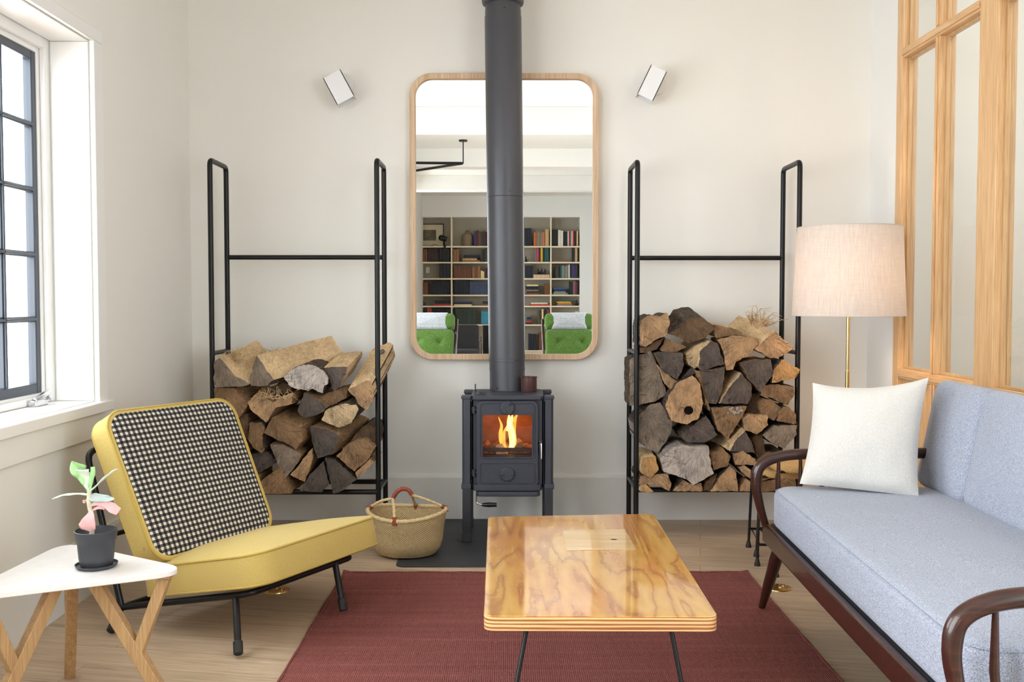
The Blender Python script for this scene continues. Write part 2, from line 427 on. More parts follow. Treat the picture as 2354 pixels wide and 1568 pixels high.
M['leaf_grey'] = flat('grey_green_leaf', s2l(178, 194, 190), 0.5, vary=0.1, scale=60)
M['leaf_pink'] = flat('pink_leaf', s2l(232, 178, 178), 0.5, vary=0.08, scale=30)
M['stem'] = flat('pale_stem', s2l(208, 206, 176), 0.6, vary=0.15, scale=40)
M['stoneware'] = flat('brown_stoneware', s2l(122, 104, 84), 0.5, vary=0.15, scale=4)
M['paper'] = flat('cream_page_edges', s2l(220, 208, 182), 0.8)
M['picture'] = flat('faded_landscape_print', s2l(110, 104, 88), 0.8, vary=0.5, scale=6, stretch=(1, 1, 4))
M['rubber'] = flat('black_rubber', (0.012, 0.012, 0.012), 0.6)
M['ash_bed'] = flat('pale_ash_and_embers', s2l(200, 170, 150), 0.9, vary=0.4, scale=60, bmp=1, bscale=60, bdist=0.006)
def emis(name, stops, strength, axis_scale, soft=False):
    m, nt, bs = newmat(name)
    out = nt.nodes['Material Output']
    n = noise_n(nt, coords(nt, axis_scale), 3, 3)
    em = N(nt, 'ShaderNodeEmission'); em.inputs[1].default_value = strength
    nt.links.new(ramp(nt, n, stops), em.inputs[0])
    if soft:   # thin burning gas: clearer where the flame is thin
        tr = N(nt, 'ShaderNodeBsdfTransparent'); lw = N(nt, 'ShaderNodeLayerWeight'); lw.inputs[0].default_value = 0.5
        mx = N(nt, 'ShaderNodeMixShader'); nt.links.new(math_n(nt, 'POWER', math_n(nt, 'SUBTRACT', 1.0, lw.outputs['Facing']), 1.3), mx.inputs[0])
        nt.links.new(tr.outputs[0], mx.inputs[1]); nt.links.new(em.outputs[0], mx.inputs[2]); nt.links.new(mx.outputs[0], out.inputs[0])
    else: nt.links.new(em.outputs[0], out.inputs[0]); nt.nodes.remove(bs)
    return m
M['flame'] = emis('orange_flame', [(0.3, (1.0, 0.26, 0.03)), (0.6, (1.0, 0.52, 0.10))], 0.75, (20, 20, 8), True)
M['flame_core'] = emis('yellow_flame_core', [(0.3, (1.0, 0.55, 0.12)), (0.6, (1.0, 0.82, 0.42))], 0.95, (20, 20, 8), True)
BOOKM = {}
def bookmat(c):
    if c not in BOOKM:
        BOOKM[c] = flat('book_cloth_%02x%02x%02x' % c, s2l(*c), 0.6, vary=0.12, scale=20)
    return BOOKM[c]

# ------------------------------------------------------------------ mesh helpers
ROOT = {}
class MB:
    def __init__(s): s.v = []; s.f = []; s.m = []; s.uv = {}
    def add(s, vs, fs, mi=0):
        b = len(s.v); s.v += [V(p) for p in vs]
        for f in fs: s.f.append(tuple(i + b for i in f)); s.m.append(mi)
        return b
    def box(s, a, b, mi=0, T=None):
        x0, y0, z0 = a; x1, y1, z1 = b
        x0, x1 = min(x0, x1), max(x0, x1); y0, y1 = min(y0, y1), max(y0, y1); z0, z1 = min(z0, z1), max(z0, z1)
        vs = [V(p) for p in ((x0, y0, z0), (x1, y0, z0), (x1, y1, z0), (x0, y1, z0), (x0, y0, z1), (x1, y0, z1), (x1, y1, z1), (x0, y1, z1))]
        if T: vs = [T @ p for p in vs]
        s.add(vs, [(0, 3, 2, 1), (4, 5, 6, 7), (0, 1, 5, 4), (1, 2, 6, 5), (2, 3, 7, 6), (3, 0, 4, 7)], mi); return s
    def bar(s, p, q, w, d, up=(0, 0, 1), mi=0, w2=None, d2=None):
        p, q = V(p), V(q); z = (q - p).normalized(); u = V(up)
        x = u.cross(z)
        if x.length < 1e-4: x = V((1, 0, 0)).cross(z)
        x.normalize(); y = z.cross(x)
        vs = []
        for c, ww, dd in ((p, w, d), (q, w2 or w, d2 or d)):
            for a, b in ((-1, -1), (1, -1), (1, 1), (-1, 1)): vs.append(c + x * a * ww / 2 + y * b * dd / 2)
        s.add(vs, [(0, 3, 2, 1), (4, 5, 6, 7), (0, 1, 5, 4), (1, 2, 6, 5), (2, 3, 7, 6), (3, 0, 4, 7)], mi); return s
    def tube(s, pts, r, seg=12, mi=0, closed=False, flat_z=1.0):
        pts = [V(p) for p in pts]; n = len(pts)
        rs = r if isinstance(r, (list, tuple)) else [r] * n
        rings = []; prev = None
        for i, p in enumerate(pts):
            if closed: t = pts[(i + 1) % n] - pts[i - 1]
            else: t = pts[min(i + 1, n - 1)] - pts[max(i - 1, 0)]
            t.normalize()
            if prev is None:
                a = V((0, 0, 1)) if abs(t.z) < 0.9 else V((1, 0, 0))
                x = a.cross(t).normalized()
            else:
                x = prev - t * prev.dot(t); x.normalize()
            prev = x; y = t.cross(x)
            rings.append([p + (x * cos(2 * pi * k / seg) + y * sin(2 * pi * k / seg) * flat_z) * rs[i] for k in range(seg)])
        s.rings(rings, mi, closed, not closed); return s
    def rings(s, rings, mi=0, loop=False, caps=True):
        seg = len(rings[0]); n = len(rings)
        b = s.add([p for r in rings for p in r], [])
        for i in range(n if loop else n - 1):
            j = (i + 1) % n
            for k in range(seg):
                l = (k + 1) % seg
                s.f.append((b + i * seg + k, b + i * seg + l, b + j * seg + l, b + j * seg + k)); s.m.append(mi)
        if caps and not loop:
            s.f.append(tuple(b + k for k in reversed(range(seg)))); s.m.append(mi)
            s.f.append(tuple(b + (n - 1) * seg + k for k in range(seg))); s.m.append(mi)
    def lathe(s, prof, c=(0, 0, 0), seg=32, mi=0, T=None, sx=1.0, caps=True):
        c = V(c); rings = []
        for r, z in prof:
            ring = [V((r * cos(2 * pi * k / seg) * sx, r * sin(2 * pi * k / seg), z)) for k in range(seg)]
            if T: ring = [T @ p for p in ring]
            rings.append([p + c for p in ring])
        s.rings(rings, mi, False, caps); return s
    def prism(s, poly, ext, mi=0, mi_side=None):
        """poly: 3D loop, ext: vector"""
        n = len(poly); e = V(ext)
        b = s.add(list(poly) + [V(p) + e for p in poly], [])
        s.f.append(tuple(b + i for i in range(n))); s.m.append(mi)
        s.f.append(tuple(b + n + i for i in reversed(range(n)))); s.m.append(mi)
        for i in range(n):
            j = (i + 1) % n
            s.f.append((b + j, b + i, b + n + i, b + n + j)); s.m.append(mi if mi_side is None else mi_side)
        return s
    def ring_prism(s, outer, inner, ext, mi=0):
        n = len(outer); e = V(ext)
        b = s.add([V(p) for p in outer] + [V(p) for p in inner] + [V(p) + e for p in outer] + [V(p) + e for p in inner], [])
        for i in range(n):
            j = (i + 1) % n
            for f in ((i, j, n + j, n + i), (2 * n + j, 2 * n + i, 3 * n + i, 3 * n + j), (j, i, 2 * n + i, 2 * n + j), (n + i, n + j, 3 * n + j, 3 * n + i)):
                s.f.append(tuple(b + k for k in f)); s.m.append(mi)
        return s
    def build(s, name, mats, parent=None, bevel=0.0, seg=2, angle=35, smooth=True, uvs=None, local=False):
        me = bpy.data.meshes.new(name)
        inv = None
        if parent is not None and not local and parent.name in ROOT: inv = ROOT[parent.name].inverted()
        vs = [(inv @ p) if inv else p for p in s.v]
        me.from_pydata([tuple(p) for p in vs], [], s.f)
        if not isinstance(mats, (list, tuple)): mats = [mats]
        for m in mats: me.materials.append(m)
        me.polygons.foreach_set('material_index', s.m)
        if uvs:
            ul = me.uv_layers.new(name='UVMap')
            for lp in me.loops: ul.data[lp.index].uv = uvs[lp.vertex_index]
        me.validate(); me.update()
        import bmesh
        bm = bmesh.new(); bm.from_mesh(me); bmesh.ops.recalc_face_normals(bm, faces=bm.faces); bm.to_mesh(me); bm.free()
        if smooth:
            me.polygons.foreach_set('use_smooth', [True] * len(me.polygons))
            try: me.set_sharp_from_angle(angle=R(angle))
            except Exception: pass
        o = bpy.data.objects.new(name, me); COL.objects.link(o)
        if parent is not None:
            o.parent = parent
            if parent.name in ROOT: ROOT[o.name] = ROOT[parent.name]
        if bevel:
            bv = o.modifiers.new('bevel', 'BEVEL'); bv.width = bevel; bv.segments = seg; bv.limit_method = 'ANGLE'; bv.angle_limit = R(40)
            bv.harden_normals = False
        return o
def tag(o, label, cat=None, group=None):
    o['label'] = label
    if cat: o['category'] = cat
    if group: o['group'] = group
    return o
def thing(name, label, cat, loc=(0, 0, 0), rz=0.0, group=None):
    o = bpy.data.objects.new(name, None); COL.objects.link(o)
    o.empty_display_size = 0.1
    o.location = loc; o.rotation_euler = (0, 0, rz)
    ROOT[o.name] = Matrix.Translation(V(loc)) @ Matrix.Rotation(rz, 4, 'Z')
    return tag(o, label, cat, group)
def solo(mb, name, mats, label, cat, loc, group=None, rz=0.0, **kw):
    """a thing that is one mesh, its origin at loc; mb in world coordinates"""
    Mx = (Matrix.Translation(V(loc)) @ Matrix.Rotation(rz, 4, 'Z')); inv = Mx.inverted()
    mb.v = [inv @ p for p in mb.v]
    o = mb.build(name, mats, None, **kw)
    o.location = loc; o.rotation_euler = (0, 0, rz)
    ROOT[o.name] = Mx
    return tag(o, label, cat, group)
def struct(mb, name, mats, parent=None, **kw):
    o = mb.build(name, mats, parent, **kw)
    if parent is None: o['kind'] = 'structure'
    return o
def sempty(name, loc=(0, 0, 0)):
    o = bpy.data.objects.new(name, None); COL.objects.link(o); o.location = loc; o['kind'] = 'structure'
    ROOT[o.name] = Matrix.Translation(V(loc)); return o
def rrect(cx, cz, hx, hz, r, n=6):
    pts = []
    r = max(min(r, hx, hz), 1e-4)
    for k, (sx, sz, a0) in enumerate(((1, 1, 0), (-1, 1, 90), (-1, -1, 180), (1, -1, 270))):
        for i in range(n + 1):
            a = R(a0 + 90 * i / n)
            pts.append((cx + sx * (hx - r) + r * cos(a), cz + sz * (hz - r) + r * sin(a)))
    return pts
def arc_path(pts, r=0.02, n=5):
    """polyline with rounded corners"""
    pts = [V(p) for p in pts]; out = [pts[0]]
    for i in range(1, len(pts) - 1):
        a = (pts[i - 1] - pts[i]); b = (pts[i + 1] - pts[i])
        rr = min(r, a.length * 0.49, b.length * 0.49)
        p0 = pts[i] + a.normalized() * rr; p1 = pts[i] + b.normalized() * rr
        for k in range(n + 1):
            t = k / n; out.append(p0 * (1 - t) ** 2 + pts[i] * 2 * t * (1 - t) + p1 * t * t)
    out.append(pts[-1]); return out
def smooth_path(ctrl, n=8):
    ctrl = [V(p) for p in ctrl]; out = []
    P = [ctrl[0] * 2 - ctrl[1]] + ctrl + [ctrl[-1] * 2 - ctrl[-2]]
    for i in range(1, len(P) - 2):
        for k in range(n):
            t = k / n
            out.append(0.5 * ((2 * P[i]) + (-P[i - 1] + P[i + 1]) * t + (2 * P[i - 1] - 5 * P[i] + 4 * P[i + 1] - P[i + 2]) * t * t + (-P[i - 1] + 3 * P[i] - 3 * P[i + 1] + P[i + 2]) * t ** 3))
    out.append(ctrl[-1]); return out
def cushion(mb, hx, hy, t, r, puff, edge, T, n=10, warp=None, nn=10):
    """rounded rectangular cushion, local z is thickness; T maps local->world"""
    prof = []
    for k in range(nn): prof.append((k / nn, edge, -t / 2 - puff * (1 - (k / nn) ** 2)))
    for k in range(6):
        a = R(90 * k / 5); prof.append((1, edge * (1 - sin(a)), -t / 2 + edge * (1 - cos(a))))
    for k in range(6):
        a = R(90 * k / 5); prof.append((1, edge * (1 - cos(a)), t / 2 - edge * (1 - sin(a))))
    for k in range(nn): s_ = 1 - (k + 1) / nn; prof.append((s_, edge, t / 2 + puff * (1 - s_ ** 2)))
    rings = []
    for s_, ins, z in prof:
        s_ = max(s_, 0.01)
        base = rrect(0, 0, hx - ins, hy - ins, max(r - ins, 0.004), n)
        # subdivide straight sides
        ring = []
        for i, p in enumerate(base):
            q = base[(i + 1) % len(base)]
            ring.append(p)
            if (i + 1) % (n + 1) == 0:
                for j in range(1, 8): ring.append((p[0] + (q[0] - p[0]) * j / 8, p[1] + (q[1] - p[1]) * j / 8))
        pts = [V((x * s_, y * s_, z)) for x, y in ring]
        if warp: pts = [warp(p) for p in pts]
        rings.append([T @ p for p in pts])
    mb.rings(rings, 0, False, True)
    return mb
def frame_T(o, ex, ey, ez):
    m = Matrix.Identity(4)
    for i, e in enumerate((ex, ey, ez)):
        for k in range(3): m[k][i] = e[k]
    for k in range(3): m[k][3] = o[k]
    return m
# ================================================================== THE SETTING
b = MB(); b.box((-4.0, RY - 0.3, -0.12), (4.2, BY + 0.2, 0.0)); struct(b, 'floor', M['floor'], smooth=False)
b = MB(); b.box((LX - 0.25, RY - 0.3, CZ), (RX + 1.6, BY + 0.2, CZ + 0.1)); struct(b, 'ceiling', M['ceil'], smooth=False)
b = MB(); b.box((LX - 0.25, BY, 0), (RX + 1.6, BY + 0.15, CZ)); struct(b, 'wall_back', M['wall'], smooth=False)
def side_wall(name, x0, x1, y0, y1, holes, mat):
    b = MB(); ys = y0
    for a, c, z0, z1 in sorted(holes):
        b.box((x0, ys, 0), (x1, a, CZ)); b.box((x0, a, 0), (x1, c, z0 - 0.04)); b.box((x0, a, z1), (x1, c, CZ)); ys = c
    b.box((x0, ys, 0), (x1, y1, CZ))
    return struct(b, name, mat, smooth=False)
side_wall('wall_left', LX - 0.22, LX, RY - 0.15, BY, [WIN_L] + [(a, c, RZ0, RZ1) for a, c in REAR_L], M['wall'])
SY1, SY0 = 4.834, 2.30                       # span of the oak screen in the right wall
b = MB(); b.box((RX, SY1, 0), (RX + 0.1, BY, CZ)); struct(b, 'wall_right_stub', M['wall_white'], smooth=False).name = 'trim_1'
side_wall('wall_right', RX, RX + 0.22, RY - 0.15, SY0, [(a, c, RZ0, RZ1) for a, c in REAR_R], M['wall_white'])
# the hall beyond the oak screen
b = MB(); b.box((RX + 1.3, 1.2, 0), (RX + 1.4, BY, CZ)); struct(b, 'wall_beyond_screen', M['wall_white'], smooth=False).name = 'wall_hall'
b = MB(); b.box((RX + 0.22, 1.1, 0), (RX + 1.4, 1.2, CZ)); struct(b, 'wall_hall_end', M['wall_white'], smooth=False)
# rear wall with the bookcase alcove
D_B = 19.0
bl, bt_ = mir(962, 499, D_B), mir(1333, 499, D_B)
AX0, AX1 = bl.x, bt_.x
AZ1 = bl.z
YB = 2 * YM - D_B                              # front plane of the bookcase
b = MB()
b.box((LX - 0.25, YB - 0.02, 0), (AX0, YB + 0.0, CZ)); b.box((AX1, YB - 0.02, 0), (RX + 0.25, YB, CZ)); b.box((AX0, YB - 0.02, AZ1), (AX1, YB, CZ))
b.box((LX - 0.25, YB - 0.36, 0), (RX + 0.25, YB - 0.34, CZ))
b.box((AX0 - 0.02, YB - 0.34, 0), (AX0, YB - 0.02, AZ1)); b.box((AX1, YB - 0.34, 0), (AX1 + 0.02, YB - 0.02, AZ1)); b.box((AX0, YB - 0.34, AZ1), (AX1, YB - 0.02, AZ1 + 0.02))
struct(b, 'wall_rear', M['wall_white'], smooth=False)
for i, D in enumerate((10.4, 13.2, 16.0)):
    b = MB(); y = 2 * YM - D
    b.box((LX, y - 0.14, CZ - 0.24), (RX, y + 0.14, CZ)); struct(b, 'trim_%d' % (i + 2), M['ceil'], bevel=0.006, smooth=False)
def base(name, a, c, nrm):
    """baseboard from a to c on the floor, 0.235 high, nrm = into the room"""
    a, c, n = V(a), V(c), V(nrm)
    b = MB()
    prof = [(0, 0), (0.018, 0), (0.018, 0.222), (0.013, 0.234), (0, 0.234)]
    poly = [a + n * p + V((0, 0, q)) for p, q in prof]
    b.prism(poly, c - a); struct(b, name, M['base'], smooth=False)
base('baseboard_back', (LX, BY, 0), (RX, BY, 0), (0, -1, 0))
base('baseboard_left', (LX, RY, 0), (LX, BY - 0.018, 0), (1, 0, 0))
base('baseboard_right', (RX, SY1, 0), (RX, BY - 0.018, 0), (-1, 0, 0))

# ---- window_1, the black steel casement by the yellow chair
y0, y1, z0, z1 = WIN_L
w = sempty('window_1', (LX, (y0 + y1) / 2, z0))
b = MB()
xo = LX + 0.022
b.box((LX, y0 - 0.08, z1), (xo, y1 + 0.08, z1 + 0.05)); b.box((LX, y1, z0 - 0.045), (xo, y1 + 0.08, z1)); b.box((LX, y0 - 0.08, z0 - 0.045), (xo, y0, z1))
b.box((LX - 0.15, y1 - 0.006, z0), (LX + 0.0, y1 - 0.0005, z1 - 0.0065)); b.box((LX - 0.15, y0 + 0.0005, z0), (LX, y0 + 0.006, z1 - 0.0065)); b.box((LX - 0.15, y0 + 0.0005, z1 - 0.006), (LX, y1 - 0.0005, z1 - 0.0005))
struct(b, 'casing', M['trim'], w, bevel=0.003)
b = MB(); b.box((LX - 0.2, y0, z0 - 0.039), (LX + 0.0, y1, z0 - 0.0005)); b.box((LX, y0 - 0.1, z0 - 0.045), (LX + 0.045, y1 + 0.085, z0 - 0.004)); struct(b, 'window_sill', M['trim'], w, bevel=0.004)
b = MB(); b.box((LX, y0 - 0.08, z0 - 0.145), (LX + 0.02, y1 + 0.02, z0 - 0.045)); struct(b, 'apron', M['wall'], w, bevel=0.004)
b = MB()
fx0, fx1 = LX - 0.2, LX - 0.155
for f in ((fx0 + 0.026, fx1, 0.045), (fx0, fx0 + 0.025, 0.065)):
    e_ = 0.0005; b.box((f[0], y1 - f[2], z0 + e_), (f[1], y1 - e_, z1 - e_)); b.box((f[0], y0 + e_, z0 + e_), (f[1], y0 + f[2], z1 - e_)); b.box((f[0], y0 + f[2], z1 - f[2]), (f[1], y1 - f[2], z1 - e_)); b.box((f[0], y0 + f[2], z0 + e_), (f[1], y1 - f[2], z0 + f[2] * 0.6)); 
struct(b, 'window_frame', M['trim'], w, bevel=0.003)
b = MB()
sx0, sx1 = LX - 0.215, LX - 0.18
gy0, gy1, gz0, gz1 = y0 + 0.06, y1 - 0.055, z0 + 0.035, z1 - 0.055
fr = 0.042
b.box((sx0, gy1 - fr, gz0), (sx1, gy1, gz1)); b.box((sx0, gy0, gz0), (sx1, gy0 + fr, gz1)); b.box((sx0, gy0 + fr, gz1 - fr), (sx1, gy1 - fr, gz1)); b.box((sx0, gy0 + fr, gz0), (sx1, gy1 - fr, gz0 + fr))
struct(b, 'sash_frame', M['sash'], w, bevel=0.004)
b = MB()
rows, cols = 5, 6
iy0, iy1, iz0, iz1 = gy0 + fr, gy1 - fr, gz0 + fr, gz1 - fr
for i in range(1, rows):
    z = iz0 + (iz1 - iz0) * i / rows; b.box((sx0 + 0.008, iy0, z - 0.011), (sx1 - 0.004, iy1, z + 0.011)); b.box((sx0 + 0.014, iy0, z - 0.005), (sx1 + 0.004, iy1, z + 0.005))
for j in range(1, cols):
    y = iy1 - (iy1 - iy0) * j / cols; b.box((sx0 + 0.008, y - 0.011, iz0), (sx1 - 0.004, y + 0.011, iz1)); b.box((sx0 + 0.014, y - 0.005, iz0), (sx1 + 0.004, y + 0.005, iz1))
struct(b, 'glazing_bars', M['sash'], w, bevel=0.002)
b = MB(); xg = sx0 + 0.014
b.add([(xg, iy0, iz0), (xg, iy1, iz0), (xg, iy1, iz1), (xg, iy0, iz1)], [(0, 1, 2, 3)]); struct(b, 'pane', M['glass'], w, smooth=False)
b = MB()
hy = 3.76; b.box((LX - 0.15, hy - 0.05, z0), (LX - 0.118, hy + 0.05, z0 + 0.022)); b.bar((LX - 0.135, hy - 0.03, z0 + 0.02), (LX - 0.125, hy + 0.06, z0 + 0.045), 0.02, 0.018); b.bar((LX - 0.125, hy + 0.055, z0 + 0.045), (LX - 0.125, hy + 0.075, z0 + 0.012), 0.02, 0.014)
struct(b, 'crank_handle', M['chrome'], w, bevel=0.004)
for o in w.children:
    if o.name.startswith('crank'): o['label'] = 'grey steel folding crank on the window sill'

# unseen rear windows, added to light the room
k = 2
def added_rear_window(x, sgn, a, c):
    global k
    w = sempty('window_%d' % k, (x, (a + c) / 2, RZ0)); k += 1
    b = MB(); xa, xb = x + sgn * 0.1, x + sgn * 0.15
    b.box((xa, a, RZ0), (xb, a + 0.06, RZ1)); b.box((xa, c - 0.06, RZ0), (xb, c, RZ1)); b.box((xa, a + 0.06, RZ0), (xb, c - 0.06, RZ0 + 0.06)); b.box((xa, a + 0.06, RZ1 - 0.06), (xb, c - 0.06, RZ1))
    for j in range(1, 3):
        y = a + (c - a) * j / 3; b.box((xa, y - 0.012, RZ0 + 0.06), (xb, y + 0.012, RZ1 - 0.06))
    for j in range(1, 5):
        z = RZ0 + (RZ1 - RZ0) * j / 5; b.box((xa + 0.005, a + 0.06, z - 0.01), (xb - 0.005, c - 0.06, z + 0.01))
    struct(b, 'window_frame', M['sash'], w)
    b = MB(); b.box((x - (0.03 if sgn > 0 else 0.22), a - 0.02, RZ0 - 0.045), (x + (0.22 if sgn > 0 else 0.03), c + 0.02, RZ0)); struct(b, 'window_sill', M['trim'], w)
    b = MB(); xx = (xa + xb) / 2; b.add([(xx, a + 0.06, RZ0 + 0.06), (xx, c - 0.06, RZ0 + 0.06), (xx, c - 0.06, RZ1 - 0.06), (xx, a + 0.06, RZ1 - 0.06)], [(0, 1, 2, 3)]); struct(b, 'pane', M['glass'], w, smooth=False)
for a, c in REAR_L: added_rear_window(LX, -1, a, c)
for a, c in REAR_R: added_rear_window(RX, 1, a, c)

# ---- the oak and glass sliding screen: door_1 (far leaf) and door_2 (near leaf)
def leaf(name, ya, yb, stile_far, stile_near, mulls, rails, zt, xoff=0.0):
    """rails: list of (z0, z1)"""
    d = sempty(name, (RX, (ya + yb) / 2, 0))
    xf, xb = RX + xoff, RX + xoff + 0.075
    b = MB()
    b.box((xf, yb - stile_far, 0), (xb, yb, zt)); b.box((xf, ya, 0), (xb, ya + stile_near, zt))
    struct(b, 'stile', M['oak'], d, bevel=0.003)
    b = MB()
    for r0, r1 in rails:
        b.box((xf + 0.001, ya + stile_near, r0), (xb - 0.001, yb - stile_far, r1))
        b.box((xf - 0.006, ya + stile_near, (r0 + r1) / 2 - 0.012), (xf + 0.002, yb - stile_far, (r0 + r1) / 2 + 0.012)) if r1 - r0 < 0.1 else None
    struct(b, 'rail', M['oak_y'], d, bevel=0.003)
    zs = [r[1] for r in rails[:-1]]; ze = [r[0] for r in rails[1:]]
    for q, (za, zb) in enumerate(zip(zs, ze)):
        ys = [ya + stile_near] + [v for m_ in mulls for v in (m_[0], m_[1])] + [yb - stile_far]
        for (m0, m1) in mulls:
            b = MB(); b.box((xf + 0.001, m0, za), (xb - 0.001, m1, zb)); b.box((xf - 0.006, (m0 + m1) / 2 - 0.009, za), (xf + 0.002, (m0 + m1) / 2 + 0.009, zb))
            struct(b, 'mullion', M['oak'], d, bevel=0.003)
        for j in range(0, len(ys), 2):
            a_, c_ = ys[j], ys[j + 1]
            if q == 0:
                b = MB(); b.box((xf + 0.03, a_, za), (xf + 0.05, c_, zb)); struct(b, 'wood_panel', M['oak'], d, smooth=False)
            else:
                b = MB(); xg = xf + 0.028
                b.add([(xg, a_, za), (xg, c_, za), (xg, c_, zb), (xg, a_, zb)], [(0, 1, 2, 3)])
                struct(b, 'pane', M['glass_screen'], d, smooth=False)
                b = MB(); t = 0.012
                for (p, q2) in (((a_, za), (a_ + t, zb)), ((c_ - t, za), (c_, zb)), ((a_ + t, za), (c_ - t, za + t)), ((a_ + t, zb - t), (c_ - t, zb))):
                    b.box((xf + 0.03, p[0], p[1]), (xf + 0.047, q2[0], q2[1]))
                struct(b, 'glazing_bead', M['oak'], d, bevel=0.002)
    return d
leaf('door_1', 3.886, SY1, 0.065, 0.104, [(4.360, 4.405)], [(0.0, 0.14), (0.775, 0.822), (2.30, 2.345), (CZ - 0.1, CZ)], CZ)
leaf('door_2', 2.36, 3.886, 0.074, 0.09, [(3.06, 3.105)], [(0.0, 0.14), (0.765, 0.812), (2.288, 2.335), (CZ - 0.1, CZ)], CZ, -0.012)

# ================================================================== WOODSTOVE
SX = -0.006
YF = 4.66
st = thing('wood_stove', 'blue-black cast iron wood stove with a lit fire behind its glass door', 'stove', (SX, 4.84, 0.006))
def xz(poly, y): return [V((SX + p[0], y, p[1])) for p in poly]
# body shell (hollow)
b = MB()
bx0, bx1, bz0, bz1 = -0.172, 0.172, 0.262, 0.682
yf, yb = YF + 0.024, 5.01
outer = rrect(0, (bz0 + bz1) / 2, 0.172, (bz1 - bz0) / 2, 0.004); 
b.ring_prism(xz(rrect(0, (bz0 + bz1) / 2, 0.172, (bz1 - bz0) / 2, 0.01, 5), yf), xz(rrect(0, 0.508, 0.122, 0.108, 0.01, 5), yf), (0, 0.012, 0))
for (p, q) in (((bx0, yf, bz0), (bx0 + 0.012, yb, bz1)), ((bx1 - 0.012, yf, bz0), (bx1, yb, bz1)), ((bx0, yf, bz0), (bx1, yb, bz0 + 0.012)), ((bx0, yb - 0.012, bz0), (bx1, yb, bz1))):
    b.box((SX + p[0], p[1], p[2]), (SX + q[0], q[1], q[2]))
b.build('body', M['iron'], st, bevel=0.003)
# side relief panels
for s in (-1, 1):
    b = MB()
    b.box((SX + s * 0.172, 4.74, 0.285), (SX + s * 0.196, 4.95, 0.665))
    for i in range(9): b.lathe([(0.016, -0.002), (0.013, 0.006), (0.0, 0.009)], (SX + s * 0.196, 4.78 + 0.016 * i, 0.34 + 0.03 * i), 10, T=Matrix.Rotation(s * pi / 2, 4, 'Y'))
    for i in range(6): b.lathe([(0.022, -0.002), (0.018, 0.008), (0.0, 0.011)], (SX + s * 0.196, 4.92 - 0.02 * i, 0.33 + 0.05 * i), 10, T=Matrix.Rotation(s * pi / 2, 4, 'Y'))
    b.build('side_panel', M['iron_dark'], st, bevel=0.003)
# corner columns and legs
for sx in (-1, 1):
    for fy in (0, 1):
        yc = YF + 0.02 if not fy else 4.99
        d = 0.04
        xo, xi = SX + sx * 0.215, SX + sx * 0.177
        sgn = -1 if not fy else 1
        poly = [(xi, yc + sgn * 0.018), (xo - sx * 0.010, yc + sgn * 0.016), (xo, yc + sgn * 0.004), (xo, yc - sgn * 0.035), (xi, yc - sgn * 0.035)]
        b = MB(); b.prism([V((x, y, 0.262)) for x, y in poly], (0, 0, 0.43)); b.build('corner_column', M['iron'], st, bevel=0.002)
        e = 0.004
        for za, zb in ((0.258, 0.281), (0.684, 0.6995)):
            b = MB(); b.box((min(xi, xo) - e, yc - 0.022 - (0.02 if fy else 0), za), (max(xi, xo) + e, yc + 0.022 + (0 if fy else 0.02), zb))
            b.build('column_cap', M['iron'], st, bevel=0.003)
        b = MB(); b.box((xo - sx * 0.001, yc - 0.02, 0.045), (xo - sx * 0.040, yc + 0.02, 0.262))
        b.box((xo + sx * 0.002, yc - 0.022, 0.006), (xo - sx * 0.042, yc + 0.022, 0.047))
        b.build('leg', M['iron_dark'], st, bevel=0.003)
# top plate
b = MB()
tp = [(-0.175, YF + 0.015), (-0.16, YF - 0.002), (0.155, YF - 0.002), (0.17, YF + 0.015), (0.176, 4.99), (0.16, 5.02), (-0.16, 5.02), (-0.176, 4.99)]
b.prism([V((SX + x, y, 0.680)) for x, y in tp], (0, 0, 0.020)); b.build('top_plate', M['iron'], st, bevel=0.004)
b = MB(); b.box((SX - 0.155, 4.70, 0.700), (SX - 0.105, 4.80, 0.704)); b.box((SX - 0.135, 4.715, 0.704), (SX - 0.11, 4.745, 0.716)); b.lathe([(0.003, 0.0), (0.003, 0.04), (0.001, 0.042)], (SX - 0.158, 4.84, 0.70), 8)
b.build('damper_lever', M['iron_dark'], st, bevel=0.002)
# lower skirt, ash tray lip
b = MB(); sk = [(-0.176, 4.70), (-0.16, YF + 0.002), (-0.135, YF - 0.006), (0.13, YF - 0.006), (0.155, YF + 0.002), (0.17, 4.70)]
b.prism([V((SX + x, y, 0.250)) for x, y in sk], (0, 0, 0.028)); b.build('bottom_moulding', M['iron'], st, bevel=0.003)
b = MB(); tr = [(-0.15, 4.72), (-0.15, YF - 0.01), (-0.138, YF - 0.028), (0.138, YF - 0.028), (0.152, YF - 0.01), (0.152, 4.72)]
b.prism([V((SX + x, y, 0.228)) for x, y in tr], (0, 0, 0.020)); b.build('ash_lip', M['iron'], st, bevel=0.004)
